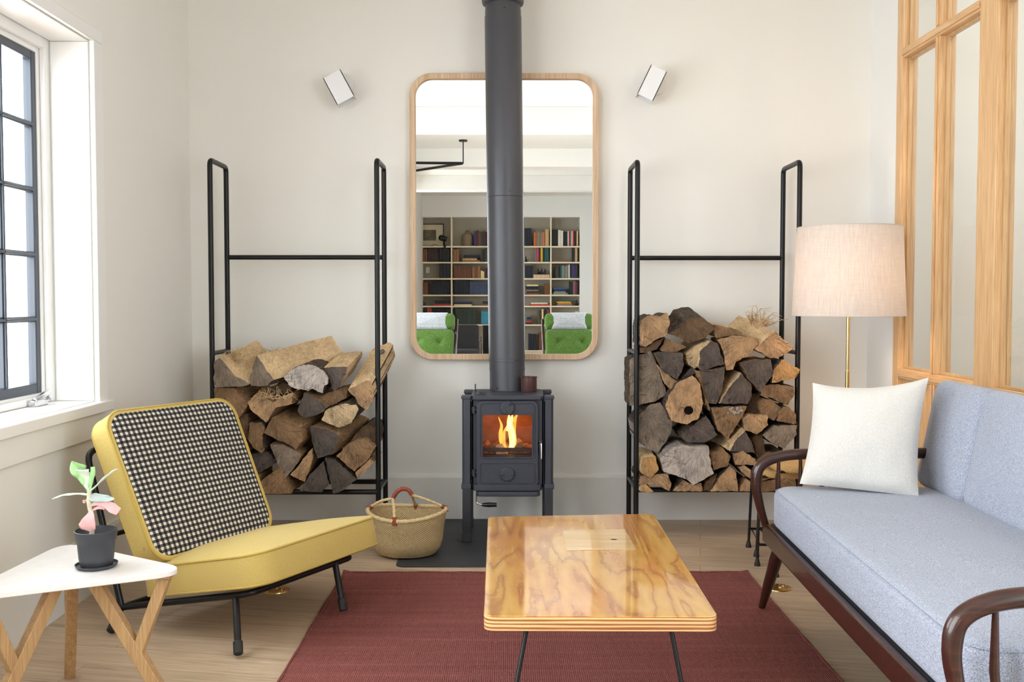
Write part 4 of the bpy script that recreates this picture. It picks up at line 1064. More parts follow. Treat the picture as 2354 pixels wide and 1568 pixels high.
RIGHT = [
 ([(163, 172), (215, 142), (262, 152), (300, 133), (313, 190), (292, 250), (240, 272), (190, 308), (160, 300)], .0, .30, (.0, .0), 'tan', 'K', 'K', 'tan jagged-topped log, leftmost of the top row in the right rack', None),
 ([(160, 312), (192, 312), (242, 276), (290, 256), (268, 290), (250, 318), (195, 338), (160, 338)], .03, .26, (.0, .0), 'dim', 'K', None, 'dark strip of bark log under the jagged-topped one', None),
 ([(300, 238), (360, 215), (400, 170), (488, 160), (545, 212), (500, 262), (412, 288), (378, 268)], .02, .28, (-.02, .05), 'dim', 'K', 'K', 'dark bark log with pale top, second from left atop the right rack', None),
 ([(490, 192), (560, 196), (625, 208), (690, 236), (640, 246), (555, 262), (545, 225)], .03, .27, (.0, .01), 'brown', 'L', None, 'flat brown log in the middle of the top row of the right rack', None),
 ([(562, 272), (640, 248), (760, 262), (772, 290), (710, 360), (655, 385), (640, 425), (603, 428), (592, 345)], .0, .30, (.02, .0), 'tan', 'B', None, 'brown-tan tapering log under the flat top log of the right rack', None),
 ([(752, 322), (852, 224), (950, 315), (882, 358), (832, 366)], .0, .31, (-.10, .07), 'tan', 'L', None, 'reddish wedge log with shredded pale top, at the right end of the top row', (765, 200, 36, 40, .10, 1.6)),
 ([(460, 410), (470, 330), (522, 278), (560, 290), (593, 398), (480, 428)], .0, .30, (-.04, .03), 'dark', 'L', None, 'charcoal-ended log with pale torn left side, upper middle of the right rack', None),
 ([(392, 345), (455, 298), (515, 276), (466, 328), (456, 408), (440, 420), (410, 400)], .03, .27, (-.02, .0), 'light', 'L', None, 'pale torn log tucked left of the charcoal-ended one', None),
 ([(292, 262), (400, 310), (350, 334), (268, 328)], .02, .27, (.0, .0), 'brown', 'B', None, 'small dark brown log under the pale-topped bark log', None),
 ([(106, 372), (150, 350), (200, 340), (242, 392), (300, 555), (240, 588), (160, 606), (106, 612)], .085, .24, (.0, .0), 'grey', 'K', 'K', 'tall barky log against the left posts of the right rack', None),
 ([(235, 342), (300, 334), (380, 340), (387, 400), (352, 478), (270, 418)], .0, .30, (.02, .0), 'dark', 'B', None, 'dark grey log in the second row, right of the tall barky one', None),
 ([(250, 400), (265, 425), (350, 484), (368, 488), (322, 530), (285, 480)], .03, .26, (.0, .0), 'tan', 'L', None, 'orange-tan sliver of log under the dark grey second-row one', None),
 ([(305, 560), (352, 492), (430, 455), (470, 502), (485, 600), (460, 678), (400, 708), (322, 690), (292, 622)], -.015, .32, (.0, .0), 'tan', 'K', 'K', 'large tan rounded log with a black knot hole, right rack', None),
 ([(440, 425), (470, 434), (492, 522), (512, 595), (520, 640), (500, 600), (475, 505)], .02, .28, (.0, .0), 'tan', 'L', None, 'long torn tan strip of wood right of the knot-holed log', (505, 600, 12, 10, -.01, .5)),
 ([(470, 432), (597, 412), (582, 540), (552, 603), (510, 592), (492, 520)], .0, .30, (.0, .0), 'dark', 'B', None, 'dark tapering log right of the knot-holed one', None),
 ([(570, 600), (605, 540), (682, 442), (732, 500), (736, 562), (712, 604)], .0, .30, (-.03, .02), 'dark', 'L', None, 'dark grey quarter log with pale left side, centre of the right rack', None),
 ([(677, 392), (740, 376), (832, 372), (846, 450), (780, 540), (722, 480)], .0, .30, (.0, .0), 'dark', 'B', None, 'dark grey broad log below the brown-tan tapering one', None),
 ([(846, 432), (892, 372), (985, 425), (960, 468), (840, 494)], -.01, .31, (.0, .0), 'orange', 'K', 'K', 'orange-brown fan log touching the right post, upper right of the right rack', None),
 ([(790, 508), (870, 500), (952, 512), (955, 552), (920, 610), (850, 578), (782, 556)], .0, .30, (.0, .0), 'brown', 'K', None, 'brown log under the orange-brown fan one', None),
 ([(770, 600), (800, 575), (840, 582), (885, 620), (850, 688), (790, 658)], .01, .29, (.0, .0), 'brown', 'B', None, 'brown rounded log right of the lichen-spotted one', None),
 ([(868, 642), (900, 615), (930, 620), (962, 652), (966, 704), (865, 690)], .0, .30, (.0, .0), 'brown', 'K', None, 'small brown log at the right post, at mid height', None),
 ([(124, 700), (163, 650), (220, 602), (265, 594), (326, 700), (322, 750), (252, 858), (200, 832), (135, 790)], .085, .24, (.0, .0), 'grey', 'K', 'W', 'large grey-tan cracked log against the left post, right rack', None),
 ([(372, 762), (420, 722), (500, 662), (560, 762), (490, 798), (402, 800)], .01, .30, (.0, .0), 'dark', 'K', None, 'grey half-round log with radial cracks under the knot-holed one', None),
 ([(525, 622), (600, 616), (712, 612), (690, 660), (612, 782), (562, 742)], -.005, .31, (.0, .0), 'brown', 'K', None, 'green-brown log with a pale lichen spot, centre of the right rack', None),
 ([(690, 682), (720, 662), (817, 662), (820, 712), (762, 758), (702, 735)], .0, .30, (.0, .01), 'tan', 'L', None, 'tan half-round log right of the lichen-spotted one', None),
 ([(792, 762), (850, 712), (970, 712), (966, 762), (902, 834), (832, 800)], .0, .30, (.0, .0), 'grey', 'K', None, 'broad grey-brown log above the sofa arm', None),
 ([(622, 845), (645, 800), (702, 737), (755, 855), (700, 852)], .0, .30, (-.05, .04), 'dark', 'L', None, 'dark wedge log with pale pink split side, lower middle of the right rack', None),
 ([(585, 822), (640, 765), (682, 722), (700, 733), (655, 785), (618, 842)], .03, .26, (.0, .0), 'light', 'L', None, 'pale pinkish split strip left of the dark wedge', None),
 ([(262, 882), (320, 832), (380, 812), (420, 822), (512, 820), (522, 900), (540, 960), (472, 1000), (430, 1020), (402, 990), (282, 952)], -.02, .32, (.0, .0), 'white', 'W', 'W', 'large weathered white gnarled log near the bottom of the right rack', None),
 ([(522, 862), (590, 832), (626, 870), (612, 920), (540, 945)], .0, .30, (.0, .0), 'brown', 'B', None, 'brown log right of the weathered white one', None),
 ([(636, 856), (690, 843), (755, 886), (755, 914), (650, 916)], .0, .30, (.0, .0), 'tan', 'K', None, 'tan flat half-round log under the dark wedge', None),
 ([(172, 880), (240, 872), (256, 940), (216, 985), (168, 960)], -.01, .31, (.0, .0), 'orange', 'L', None, 'orange-tan jagged log left of the weathered white one', None),
 ([(160, 975), (220, 966), (300, 960), (322, 1010), (312, 1050), (232, 1020), (160, 1012)], .0, .30, (.0, .0), 'tan', 'K', None, 'tan log on the second row from the bottom, left end of the right rack', None),
 ([(160, 1052), (186, 1014), (230, 1054), (190, 1057)], -.005, .30, (.0, .0), 'orange', 'L', None, 'smallest orange-tan log on the bar at the left end of the right rack', None),
 ([(330, 1050), (382, 992), (440, 1022), (474, 1008), (480, 1052)], .0, .30, (.0, .0), 'tan', 'K', None, 'tan log lying under the weathered white one on the bar', None),
 ([(522, 1052), (560, 990), (622, 922), (655, 960), (665, 1052)], -.005, .31, (.0, .0), 'tan', 'K', None, 'large tan quarter log in the bottom row of the right rack', None),
 ([(660, 925), (700, 920), (756, 960), (756, 1010), (702, 970)], .0, .30, (.0, .0), 'tan', 'K', None, 'tan crescent log above the bottom row, near the sofa arm', None),
 ([(670, 1052), (702, 985), (756, 1026), (756, 1054)], .0, .30, (.0, .0), 'tan', 'B', None, 'tan bottom-row log just left of the sofa arm', None),
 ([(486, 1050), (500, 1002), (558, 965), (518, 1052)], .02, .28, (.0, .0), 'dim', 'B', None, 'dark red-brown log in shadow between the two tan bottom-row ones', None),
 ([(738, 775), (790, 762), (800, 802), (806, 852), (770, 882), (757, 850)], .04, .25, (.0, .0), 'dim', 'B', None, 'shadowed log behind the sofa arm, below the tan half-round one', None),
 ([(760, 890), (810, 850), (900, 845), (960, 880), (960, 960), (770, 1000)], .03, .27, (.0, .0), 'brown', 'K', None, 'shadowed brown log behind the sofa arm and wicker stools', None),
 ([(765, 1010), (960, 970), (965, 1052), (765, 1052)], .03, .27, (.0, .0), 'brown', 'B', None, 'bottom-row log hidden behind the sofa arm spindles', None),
 ([(725, 545), (775, 550), (780, 600), (768, 650), (722, 655), (700, 650), (718, 610)], .07, .22, (.0, .0), 'dim', 'K', None, 'dark filler log added in the gap right of the dark quarter log', None),  # recessed dark filler, stands in for the shade between logs
 ([(372, 470), (430, 408), (450, 440), (400, 465)], .05, .22, (.0, .0), 'dark', 'K', None, 'dark filler log added in the gap above the knot-holed one', None),  # another dark filler, put in so the gap stays black
]
for i, (pl, dy, ln, sh, ec, sd, un, lab, spl) in enumerate(RIGHT):
    if spl: spl = (1400 + spl[0] / 2.24, 660 + spl[1] / 2.24, spl[2], spl[3] / 2.24, spl[4], spl[5])
    o = log(ZR(pl), FR + dy, ln, sh, ec, sd, lab, GR, 50 + i, un, splint=spl)
    if 'knot hole' in lab:
        p = aty(1400 + 410 / 2.24, 660 + 635 / 2.24, FR - .0175)
        b = MB(); b.lathe([(0.021, -0.004), (0.0195, 0.001), (0.015, -0.0005), (0.0, -0.002)], p, 18, T=Matrix.Rotation(pi / 2, 4, 'X'), sx=1.1); kn = b.build('knot_hole', flat('black_knot_hole', (0.008, 0.006, 0.005), 0.95, vary=0.5, scale=90, spec=0.05), o); kn['label'] = 'black knot hole'
    if 'lichen spot' in lab:
        rr = random.Random(3); b = MB()
        for q in range(22):
            p = aty(1400 + (650 + rr.uniform(-38, 38)) / 2.24, 660 + (638 + rr.uniform(-16, 16)) / 2.24, FR - .008); b.lathe([(0.006, 0), (0.004, 0.002), (0, 0.003)], p, 8, T=Matrix.Rotation(pi / 2, 4, 'X'))
        kn = b.build('lichen', M['white_bark'], o); kn['label'] = 'crusty whitish lichen patch'; kn['kind'] = 'stuff'
# ------------------------------------------------------------------ hearth slab, rug, floor outlets
b = MB()
hp = [(-0.49 + 0.04 * (1 - cos(R(a))), 4.235 + 0.04 * (1 - sin(R(a)))) for a in range(0, 91, 15)]
hp = [(-0.49, BY - 0.02)] + hp + [(0.45, 4.235), (0.49, 4.275), (0.49, BY - 0.02)]
b.prism([V((x, y, 0)) for x, y in hp], (0, 0, 0.006)); solo(b, 'hearth_plate', M['slab'], 'flat black steel hearth plate on the floor under the wood stove', 'hearth plate', (0, 4.7, 0), smooth=False)
rnd = random.Random(2)
b = MB(); rx0, rx1, ry0, ry1, rt = -0.695, 1.003, 1.35, 4.13, 0.009
nx, ny = 60, 90; base_i = len(b.v); g = []
for j in range(ny + 1):
    for i in range(nx + 1):
        u, v = i / nx, j / ny
        x = rx0 + (rx1 - rx0) * u + (0.006 * noise.noise(V((v * 14, 3, 0))) if i in (0, nx) else 0)
        y = ry0 + (ry1 - ry0) * v + (0.006 * noise.noise(V((u * 14, 9, 0))) if j in (0, ny) else 0)
        z = rt + 0.0015 * noise.noise(V((x * 5, y * 5, 0))) + (0.012 * max(0, 1 - sqrt((x - rx0) ** 2 + (y - ry1) ** 2) / 0.05))
        z += 0.008 * max(0, 1 - sqrt((x - rx1) ** 2 + (y - ry1) ** 2) / 0.05)
        g.append(V((x, y, z)))
b.add(g, [(j * (nx + 1) + i, j * (nx + 1) + i + 1, (j + 1) * (nx + 1) + i + 1, (j + 1) * (nx + 1) + i) for j in range(ny) for i in range(nx)])
per = [i for i in range(nx + 1)] + [j * (nx + 1) + nx for j in range(1, ny + 1)] + [ny * (nx + 1) + i for i in range(nx - 1, -1, -1)] + [j * (nx + 1) for j in range(ny - 1, 0, -1)]
lo = b.add([V((g[i].x, g[i].y, max(0.0005, g[i].z - 0.008))) for i in per], [])
for k in range(len(per)):
    l = (k + 1) % len(per); b.f.append((per[l], per[k], lo + k, lo + l)); b.m.append(0)
rug = solo(b, 'rug', M['rug'], 'maroon woven wool rug on the floor under the coffee table', 'rug', (0.154, 2.74, 0))
b = MB()
for y in (ry1 - 0.008,):
    b.tube([(rx0 + 0.01 + i * (rx1 - rx0 - 0.02) / 40, y + 0.002 * sin(i * 1.7), rt + 0.002) for i in range(41)], 0.004, 8)
for x in (rx0 + 0.006, rx1 - 0.006):
    b.tube([(x + 0.002 * sin(i * 1.3), ry0 + 0.01 + i * (ry1 - ry0 - 0.03) / 60, rt + 0.001) for i in range(61)], 0.0035, 8)
b.build('hem', M['rug'], rug)
for i, (px, py, lab) in enumerate(((635, 1356, 'round brass floor outlet on the boards under the yellow chair'), (1790, 1351, 'round brass floor outlet on the boards beside the front sofa leg'))):
    p = atz(px, py, 0.002)
    t = thing('floor_outlet', lab, 'floor outlet', (p.x, p.y, 0), 0, 'brass floor outlets')
    b = MB(); b.lathe([(0.0, 0.004), (0.048, 0.004), (0.052, 0.003), (0.053, 0.0)], (p.x, p.y, 0), 40); b.build('plate', M['brass'], t)
    b = MB()
    for k in range(24):
        a = 2 * pi * k / 24; b.lathe([(0.0025, 0.0), (0.0025, 0.006), (0.0, 0.0065)], (p.x + 0.044 * cos(a), p.y + 0.044 * sin(a), 0), 6)
    b.tube([(p.x + 0.012 * sx_ + 0.014 * cos(2 * pi * k / 20), p.y + 0.014 * sin(2 * pi * k / 20), 0.005) for sx_ in (1,) for k in range(20)], 0.0022, 6, closed=True)
    b.build('cover_ring', M['brass'], t)

# ------------------------------------------------------------------ coffee table
TH = 0.42
pf0, pf1 = atz(1112, 1416, TH), atz(1652, 1418, TH)
pb0, pb1 = atz(1122, 1188, TH), atz(1502, 1181, TH)
ct = thing('coffee_table', 'glossy amber plywood coffee table on thin black rod legs standing on the maroon rug', 'coffee table', ((pf0.x + pf1.x) / 2, (pf0.y + pb0.y) / 2, 0.011))
corners = [V((pf0.x, pf0.y, 0)), V((pf1.x, pf1.y, 0)), V((pb1.x, pb1.y, 0)), V((pb0.x, pb0.y, 0))]
poly = []
for i, c in enumerate(corners):
    a = (corners[i - 1] - c).normalized(); d = (corners[(i + 1) % 4] - c).normalized(); r = 0.028
    for k in range(9):
        t = k / 8; p0 = c + a * r; p1 = c + d * r; poly.append(p0 * (1 - t) ** 2 + c * 2 * t * (1 - t) + p1 * t * t)
b = MB(); tt = 0.036
b.prism([V((p.x, p.y, TH - tt)) for p in poly], (0, 0, tt - 0.003), 0)
cc_ = sum(poly, V()) / len(poly)
edge = b.build('edge', M['ply_edge'], ct, bevel=0.002); edge['label'] = 'layered plywood edge'
b = MB(); b.prism([V((p.x, p.y, TH - 0.003)) for p in poly], (0, 0, 0.003)); top = b.build('table_top', M['ply'], ct, bevel=0.0015)
q = [atz(px, py, TH + 0.0004) for px, py in ((1293, 1220), (1437, 1217), (1462, 1263), (1303, 1266))]
patch_m = wood('pale_inlay_veneer', s2l(206, 162, 96), s2l(232, 196, 132), 0, 1.2, 0.25, coat=1.0, bmp=0.05)
b = MB(); b.prism(q, (0, 0, 0.0006)); pt = b.build('inlay_patch', patch_m, top, smooth=False); pt['label'] = 'paler rectangular veneer patch with straight grain'
p = atz(1411, 1241, TH); b = MB(); b.lathe([(0.0075, 0.0), (0.0075, 0.0014), (0.0, 0.0014)], (p.x, p.y, TH), 20, sx=1.3); kn = b.build('knot', M['grip'], top); kn['label'] = 'small dark oval knot'
def rodleg(a, foot, nm='leg'):
    b = MB(); b.tube([a, foot], 0.0055, 12); b.lathe([(0.008, 0), (0.008, 0.02), (0.0055, 0.024)], (foot[0], foot[1], 0.011), 12); b.build(nm, M['black_tube'], ct)
for s, topx, pxs in ((-1, 0, ((1213, 1452), (1188, 1568))), (1, 0, ((1540, 1449), (1566, 1568)))):
    a = atz(pxs[0][0], pxs[0][1], TH - tt); a.y = max(a.y, pf0.y + 0.06)
    a = aty(pxs[0][0], pxs[0][1], a.y); a.z = TH - tt
    e = aty(pxs[1][0], pxs[1][1], a.y - 0.03)
    d = (e - a); foot = a + d * ((a.z - 0.012) / -d.z)
    rodleg(a, foot)
for s, x in ((-1, pb0.x + 0.09), (1, pb1.x - 0.09)):
    a = V((x, pb0.y - 0.08, TH - tt)); rodleg(a, (x + s * 0.04, pb0.y + 0.11, 0.012))
b = MB(); b.box((cc_.x + 0.02, pf0.y + 0.04, TH - tt - 0.008), (cc_.x + 0.16, pf0.y + 0.16, TH - tt)); b.build('leg_bracket', M['iron_dark'], ct)

# ------------------------------------------------------------------ basket
bc = V((-0.462, 4.47, 0.006))
bk = thing('basket', 'round woven straw basket with leather-wrapped handle beside the stove', 'basket', bc)
rings = []; uvs = []
prof = [(0.0, 0.002), (0.10, 0.0), (0.132, 0.006), (0.150, 0.03), (0.160, 0.06), (0.163, 0.09), (0.165, 0.115), (0.170, 0.14), (0.174, 0.165), (0.176, 0.187), (0.171, 0.187), (0.166, 0.165), (0.160, 0.13), (0.155, 0.08), (0.146, 0.03), (0.12, 0.012), (0.0, 0.010)]
seg = 72; prof2 = []
for (r0_, z0_), (r1_, z1_) in zip(prof, prof[1:]):
    for k in range(3): prof2.append((r0_ + (r1_ - r0_) * k / 3, z0_ + (z1_ - z0_) * k / 3))
prof2.append(prof[-1]); acc = 0
for i, (r, z) in enumerate(prof2):
    if i: acc += sqrt((r - prof2[i - 1][0]) ** 2 + (z - prof2[i - 1][1]) ** 2)
    ring = []
    for k in range(seg + 1):
        a = 2 * pi * k / seg; rr = r * (1 + 0.018 * noise.noise(V((cos(a) * 1.5, sin(a) * 1.5, z * 9))) + 0.02 * cos(2 * a + 0.5))
        zz = z + (0.010 * cos(2 * a + 0.3) * min(1, z / 0.15)) if z > 0.03 else z
        ring.append(bc + V((max(rr, 0.001) * cos(a), max(rr, 0.001) * sin(a), zz))); uvs.append((k / seg, acc))
    rings.append(ring)
b = MB(); bi = b.add([p for r_ in rings for p in r_], [])
for i in range(len(rings) - 1):
    for k in range(seg):
        b.f.append((bi + i * (seg + 1) + k, bi + i * (seg + 1) + k + 1, bi + (i + 1) * (seg + 1) + k + 1, bi + (i + 1) * (seg + 1) + k)); b.m.append(0)
M['straw'] = weave('woven_straw', s2l(132, 106, 66), s2l(200, 174, 126), s2l(226, 206, 162), 110, 95)
b.build('body', M['straw'], bk, uvs=uvs)
rimp = []
for k in range(96):
    a = 2 * pi * k / 96; rr = 0.174 * (1 + 0.02 * cos(2 * a + 0.5)); rimp.append(bc + V((rr * cos(a), rr * sin(a), 0.188 + 0.010 * cos(2 * a + 0.3))))
b = MB(); b.tube(rimp, [0.0088 + 0.0012 * sin(k * 2.1) for k in range(96)], 10, closed=True); b.build('rim', M['rope'], bk)
def rimpt(a): rr = 0.176 * (1 + 0.02 * cos(2 * a + 0.5)); return bc + V((rr * cos(a), rr * sin(a), 0.188 + 0.010 * cos(2 * a + 0.3)))
hl, hr = aty(903, 1146, 4.46), aty(947, 1138, 4.46)
apex = aty(925, 1126, 4.46)
arc = smooth_path([hl, (hl + apex) / 2 + V((-0.004, 0, 0.008)), apex + V((0, 0, 0.004)), (hr + apex) / 2 + V((0.006, 0, 0.010)), hr], 6)
b = MB(); b.tube(arc, [0.0095 + 0.001 * sin(i * 2.4) for i in range(len(arc))], 12); h = b.build('handle', M['leather'], bk); h['label'] = 'red-brown leather-wrapped arched grip'
for st_, a_deg, bow in ((hl, 258, .01), (hl, 175, .01), (hr, 82, .0), (hr, 12, .004)):
    e = rimpt(R(a_deg)); mid = (st_ + e) / 2 + V((0, 0, bow))
    b = MB(); b.tube(smooth_path([st_, mid, e], 8), [0.0065 + 0.0008 * sin(i * 2) for i in range(17)], 10); b.build('handle_cord', M['rope'], bk)
    b = MB(); dirn = (st_ - e).normalized(); b.tube([e - V((0, 0, 0.016)), e, e + dirn * 0.024], [0.0105, 0.0115, 0.009], 12); w_ = b.build('leather_binding', M['leather'], bk); w_['label'] = 'red-brown leather binding at the rim'

# ------------------------------------------------------------------ yellow lounge chair
uF, uW = V((0.877, -0.480, 0)).normalized(), V((0.480, 0.877, 0)).normalized()
CO = V((-1.19, 3.40, 0))
def CH(f, s, z): return CO + uF * f + uW * s + V((0, 0, z))
ch = thing('lounge_chair', 'low mustard yellow lounge chair with black-and-white checked back on a black steel frame', 'chair', CH(0.1, 0.28, 0), math.atan2(uF.y, uF.x))
# seat cushion: slopes up towards the front
sf0, sf1, sw0, sw1 = -0.10, 0.445, -0.015, 0.665
sl = math.atan2(0.125, 0.60)
Tseat = frame_T(CH((sf0 + sf1) / 2 - 0.012, (sw0 + sw1) / 2, 0.220), uF * cos(sl) + V((0, 0, sin(sl))), uW, -uF * sin(sl) + V((0, 0, cos(sl))))
def warp_seat(p):
    x, y, z = p
    return V((x, y, z))
hx_, hy_, tk_, rc_ = 0.290, 0.345, 0.112, 0.085
b = MB(); cushion(b, hx_, hy_, tk_, rc_, 0.034, 0.014, Tseat, 10, warp_seat); seat = b.build('seat_cushion', M['yellow'], ch, angle=60)
for z in (-tk_ / 2 + 0.006, tk_ / 2 - 0.006):
    b = MB(); b.tube([Tseat @ V((x, y, z)) for x, y in rrect(0, 0, hx_ - 0.001, hy_ - 0.001, rc_, 10)], 0.0042, 8, closed=True); b.build('piping', M['yellow_pipe'], seat)
# back cushion
lean = math.atan2(0.235, 0.455)
eU = V((0, 0, 1)) * cos(lean) - uF * sin(lean); eN = uF * cos(lean) + V((0, 0, 1)) * sin(lean)
bhx, bhy, btk, brc = 0.302, 0.285, 0.095, 0.075
def warp_back(p): return V((p.x * (1 + 0.05 * p.y / 0.285) if p.x > 0 else p.x * 1.03, p.y, p.z))
Pb = CH(-0.0, 0.262, 0.285) + eU * 0.248 - eN * (btk / 2 + 0.0)
Tb = frame_T(Pb, uW, eU, eN)
Tb_ = frame_T(Pb, uW * -1.0, eU, eN)
b = MB(); cushion(b, bhx, bhy, btk, brc, 0.010, 0.012, Tb, 10, warp_back); back = b.build('back_cushion', M['yellow'], ch, angle=60)
for z in (-btk / 2 + 0.006, btk / 2 - 0.004):
    b = MB(); b.tube([Tb @ warp_back(V((x, y, z))) for x, y in rrect(0, 0, bhx - 0.002, bhy - 0.002, brc, 10)], 0.0042, 8, closed=True); b.build('piping', M['yellow_pipe'], back)
# gingham face: polar grid over the rounded rectangle with uv in metres
b = MB(); outl = rrect(0, 0, bhx - 0.010, bhy - 0.010, brc - 0.01, 10)
full = []
for i, p in enumerate(outl):
    q_ = outl[(i + 1) % len(outl)]; full.append(p)
    if (i + 1) % 11 == 0: full += [(p[0] + (q_[0] - p[0]) * j / 8, p[1] + (q_[1] - p[1]) * j / 8) for j in range(1, 8)]
rg_, uv_ = [], []
for k in range(13):
    s_ = max(0.01, k / 12); z = btk / 2 + 0.010 * (1 - s_ ** 2) + (0.0035 if k < 12 else -0.001)
    rg_.append([Tb @ warp_back(V((x * s_, y * s_, z))) for x, y in full]); uv_ += [(x * s_ + 5, y * s_ + 5) for x, y in full]
b.rings(rg_, 0, False, False)
gp = b.build('checked_panel', M['gingham'], back, uvs=uv_, angle=60); gp['label'] = 'black and cream gingham cloth face'
# zipper pull
p = Tb @ V((-bhx * 1.03 - 0.0015, -bhy + 0.075, 0.02)); b = MB(); b.bar(p, p + V((0.001, 0.0, -0.016)), 0.005, 0.002); b.build('zip_pull', M['chrome'], back, bevel=0.001)
# frame
RF = 0.0115
fz = lambda f: 0.072 + (f + 0.185) * 0.19
b = MB()
pA, pB_, pC, pD = CH(-0.175, -0.035, fz(-0.185)), CH(0.37, 0.02, fz(0.40)), CH(0.375, 0.57, fz(0.40)), CH(-0.185, 0.56, fz(-0.185))
b.tube(arc_path([pA, pB_, pC, pD], 0.05, 6), RF, 14); b.tube([pA, pD], RF, 14); b.build('seat_frame', M['black_tube'], ch)
b = MB()
bt0, bt1 = CH(-0.175, -0.035, fz(-0.185)) , CH(-0.185, 0.56, fz(-0.185))
up = V((0, 0, 0.54)) - uF * 0.17
b.tube(arc_path([bt0, bt0 + up, bt1 + up, bt1], 0.05, 6), RF, 14); b.tube([bt0 + up * 0.45, bt1 + up * 0.45], RF * 0.8, 12); b.build('back_frame', M['black_tube'], ch)
def cleg(a, foot):
    a, foot = V(a), V(foot)
    b = MB(); b.tube([a, foot + V((0, 0, 0.002))], RF, 14); l_ = b.build('leg', M['black_tube'], ch)
    d = (a - foot).normalized(); b = MB(); b.tube([foot, foot + d * 0.003, foot + d * 0.042, foot + d * 0.045], [0.012, 0.0155, 0.0155, 0.0125], 14); b.build('rubber_foot', M['rubber'], l_)
fN, fF, fR = atz(548, 1505, 0.012), atz(790, 1404, 0.022), atz(254, 1452, 0.012)
cleg(CH(0.31, 0.02, fz(0.33)), fN); cleg(CH(0.375, 0.46, fz(0.395)), fF); cleg(CH(-0.175, -0.035, fz(-0.185)), fR); cleg(CH(-0.185, 0.56, fz(-0.185)), fR + uW * 0.60)

# ------------------------------------------------------------------ side table
SH = 0.402
sc = V((-1.215, 2.745, 0))
A_, B_, C_ = atz(446, 1308, SH), atz(88, 1236, SH), None
A_ = V((A_.x, A_.y, 0)); B_ = V((-1.375, 3.06, 0)); 
d_ = (A_ - B_); L_ = d_.length
perp = V((-d_.y, d_.x, 0)).normalized(); Cc = (A_ + B_) / 2 - perp * L_ * 0.866
if Cc.y > A_.y: Cc = (A_ + B_) / 2 + perp * L_ * 0.866
sc = (A_ + B_ + Cc) / 3
stb = thing('side_table', 'small rounded triangular white side table with forked oak legs beside the yellow chair', 'side table', sc)
tri = [A_, B_, Cc]; poly = []
for i, c in enumerate(tri):
    a = (tri[i - 1] - c).normalized(); d = (tri[(i + 1) % 3] - c).normalized(); r = 0.115
    for k in range(13):
        t = k / 12; p0 = c + a * r; p1 = c + d * r; poly.append(p0 * (1 - t) ** 2 + c * 2 * t * (1 - t) + p1 * t * t)
b = MB(); b.prism([V((p.x, p.y, SH - 0.016)) for p in poly], (0, 0, 0.016)); b.build('table_top', M['marble'], stb, bevel=0.0025)
for c in tri:
    d = (c - sc).normalized(); Lr = (c - sc).length; z1_ = SH - 0.016
    side = V((-d.y, d.x, 0))
    foot = sc + d * (Lr * 0.80); top_ = sc + d * 0.045
    lg = MB(); lg.bar(V((top_.x, top_.y, z1_)), V((foot.x, foot.y, 0)), 0.034, 0.030, up=tuple(side)); lo_ = lg.build('leg', M['leg_wood'], stb, bevel=0.002)
    t = 0.58; jn = V((top_.x, top_.y, z1_)).lerp(V((foot.x, foot.y, 0)), t)
    bt = sc + d * (Lr * 0.76)
    lg = MB(); lg.bar(V((bt.x, bt.y, z1_ - 0.008)), jn + V((0, 0, 0.0)), 0.031, 0.027, up=tuple(side)); lg.build('leg_brace', M['leg_wood'], lo_, bevel=0.002)
    lg = MB(); lg.bar(V((sc.x, sc.y, z1_ - 0.004)) + d * 0.06, V((bt.x, bt.y, z1_ - 0.004)) + d * 0.02, 0.045, 0.008, up=(0, 0, 1)); lg.build('top_rail', M['leg_wood'], lo_, bevel=0.001)

# ------------------------------------------------------------------ potted plant
pc_ = atz(222, 1302, SH + 0.002); pc_ = V((pc_.x, pc_.y, SH))
pp = thing('potted_succulent', 'pale green and pink leggy succulent in a charcoal ribbed pot on the white side table', 'plant', pc_)
b = MB(); b.lathe([(0.0, 0.001), (0.048, 0.001), (0.054, 0.004), (0.057, 0.011), (0.055, 0.011), (0.052, 0.005), (0.0, 0.004)], pc_, 48, caps=False); b.build('saucer', M['pot'], pp)
b = MB(); seg = 96; rgs = []
for r, z, rib in ((0.002, 0.006, 0), (0.040, 0.006, 0), (0.044, 0.010, .3), (0.047, 0.03, 1), (0.0505, 0.075, 1), (0.0535, 0.078, 0), (0.0575, 0.105, 0), (0.055, 0.106, 0), (0.051, 0.082, 0), (0.048, 0.078, 0), (0.002, 0.078, 0)):
    rgs.append([pc_ + V(((r - rib * 0.0014 * (0.5 + 0.5 * cos(32 * 2 * pi * k / seg))) * cos(2 * pi * k / seg), (r - rib * 0.0014 * (0.5 + 0.5 * cos(32 * 2 * pi * k / seg))) * sin(2 * pi * k / seg), z)) for k in range(seg)])
b.rings(rgs, 0, False, False); pot = b.build('pot', M['pot'], pp, angle=50)
b = MB(); b.lathe([(0.0, 0.083), (0.03, 0.082), (0.050, 0.081)], pc_, 30, caps=False); b.build('soil', M['soil'], pot)
PY = pc_.y
def PL(x, y, dy=0.0): return aty(100 + x / 5.227, 1040 + y / 5.227, PY + dy)
b = MB(); b.tube(smooth_path([PL(560, 1080), PL(585, 930), PL(580, 780), PL(550, 640), PL(545, 560), PL(548, 470)], 6), [0.0068 - 0.0012 * i / 30 for i in range(31)], 12); stem = b.build('stem', M['stem'], pp)
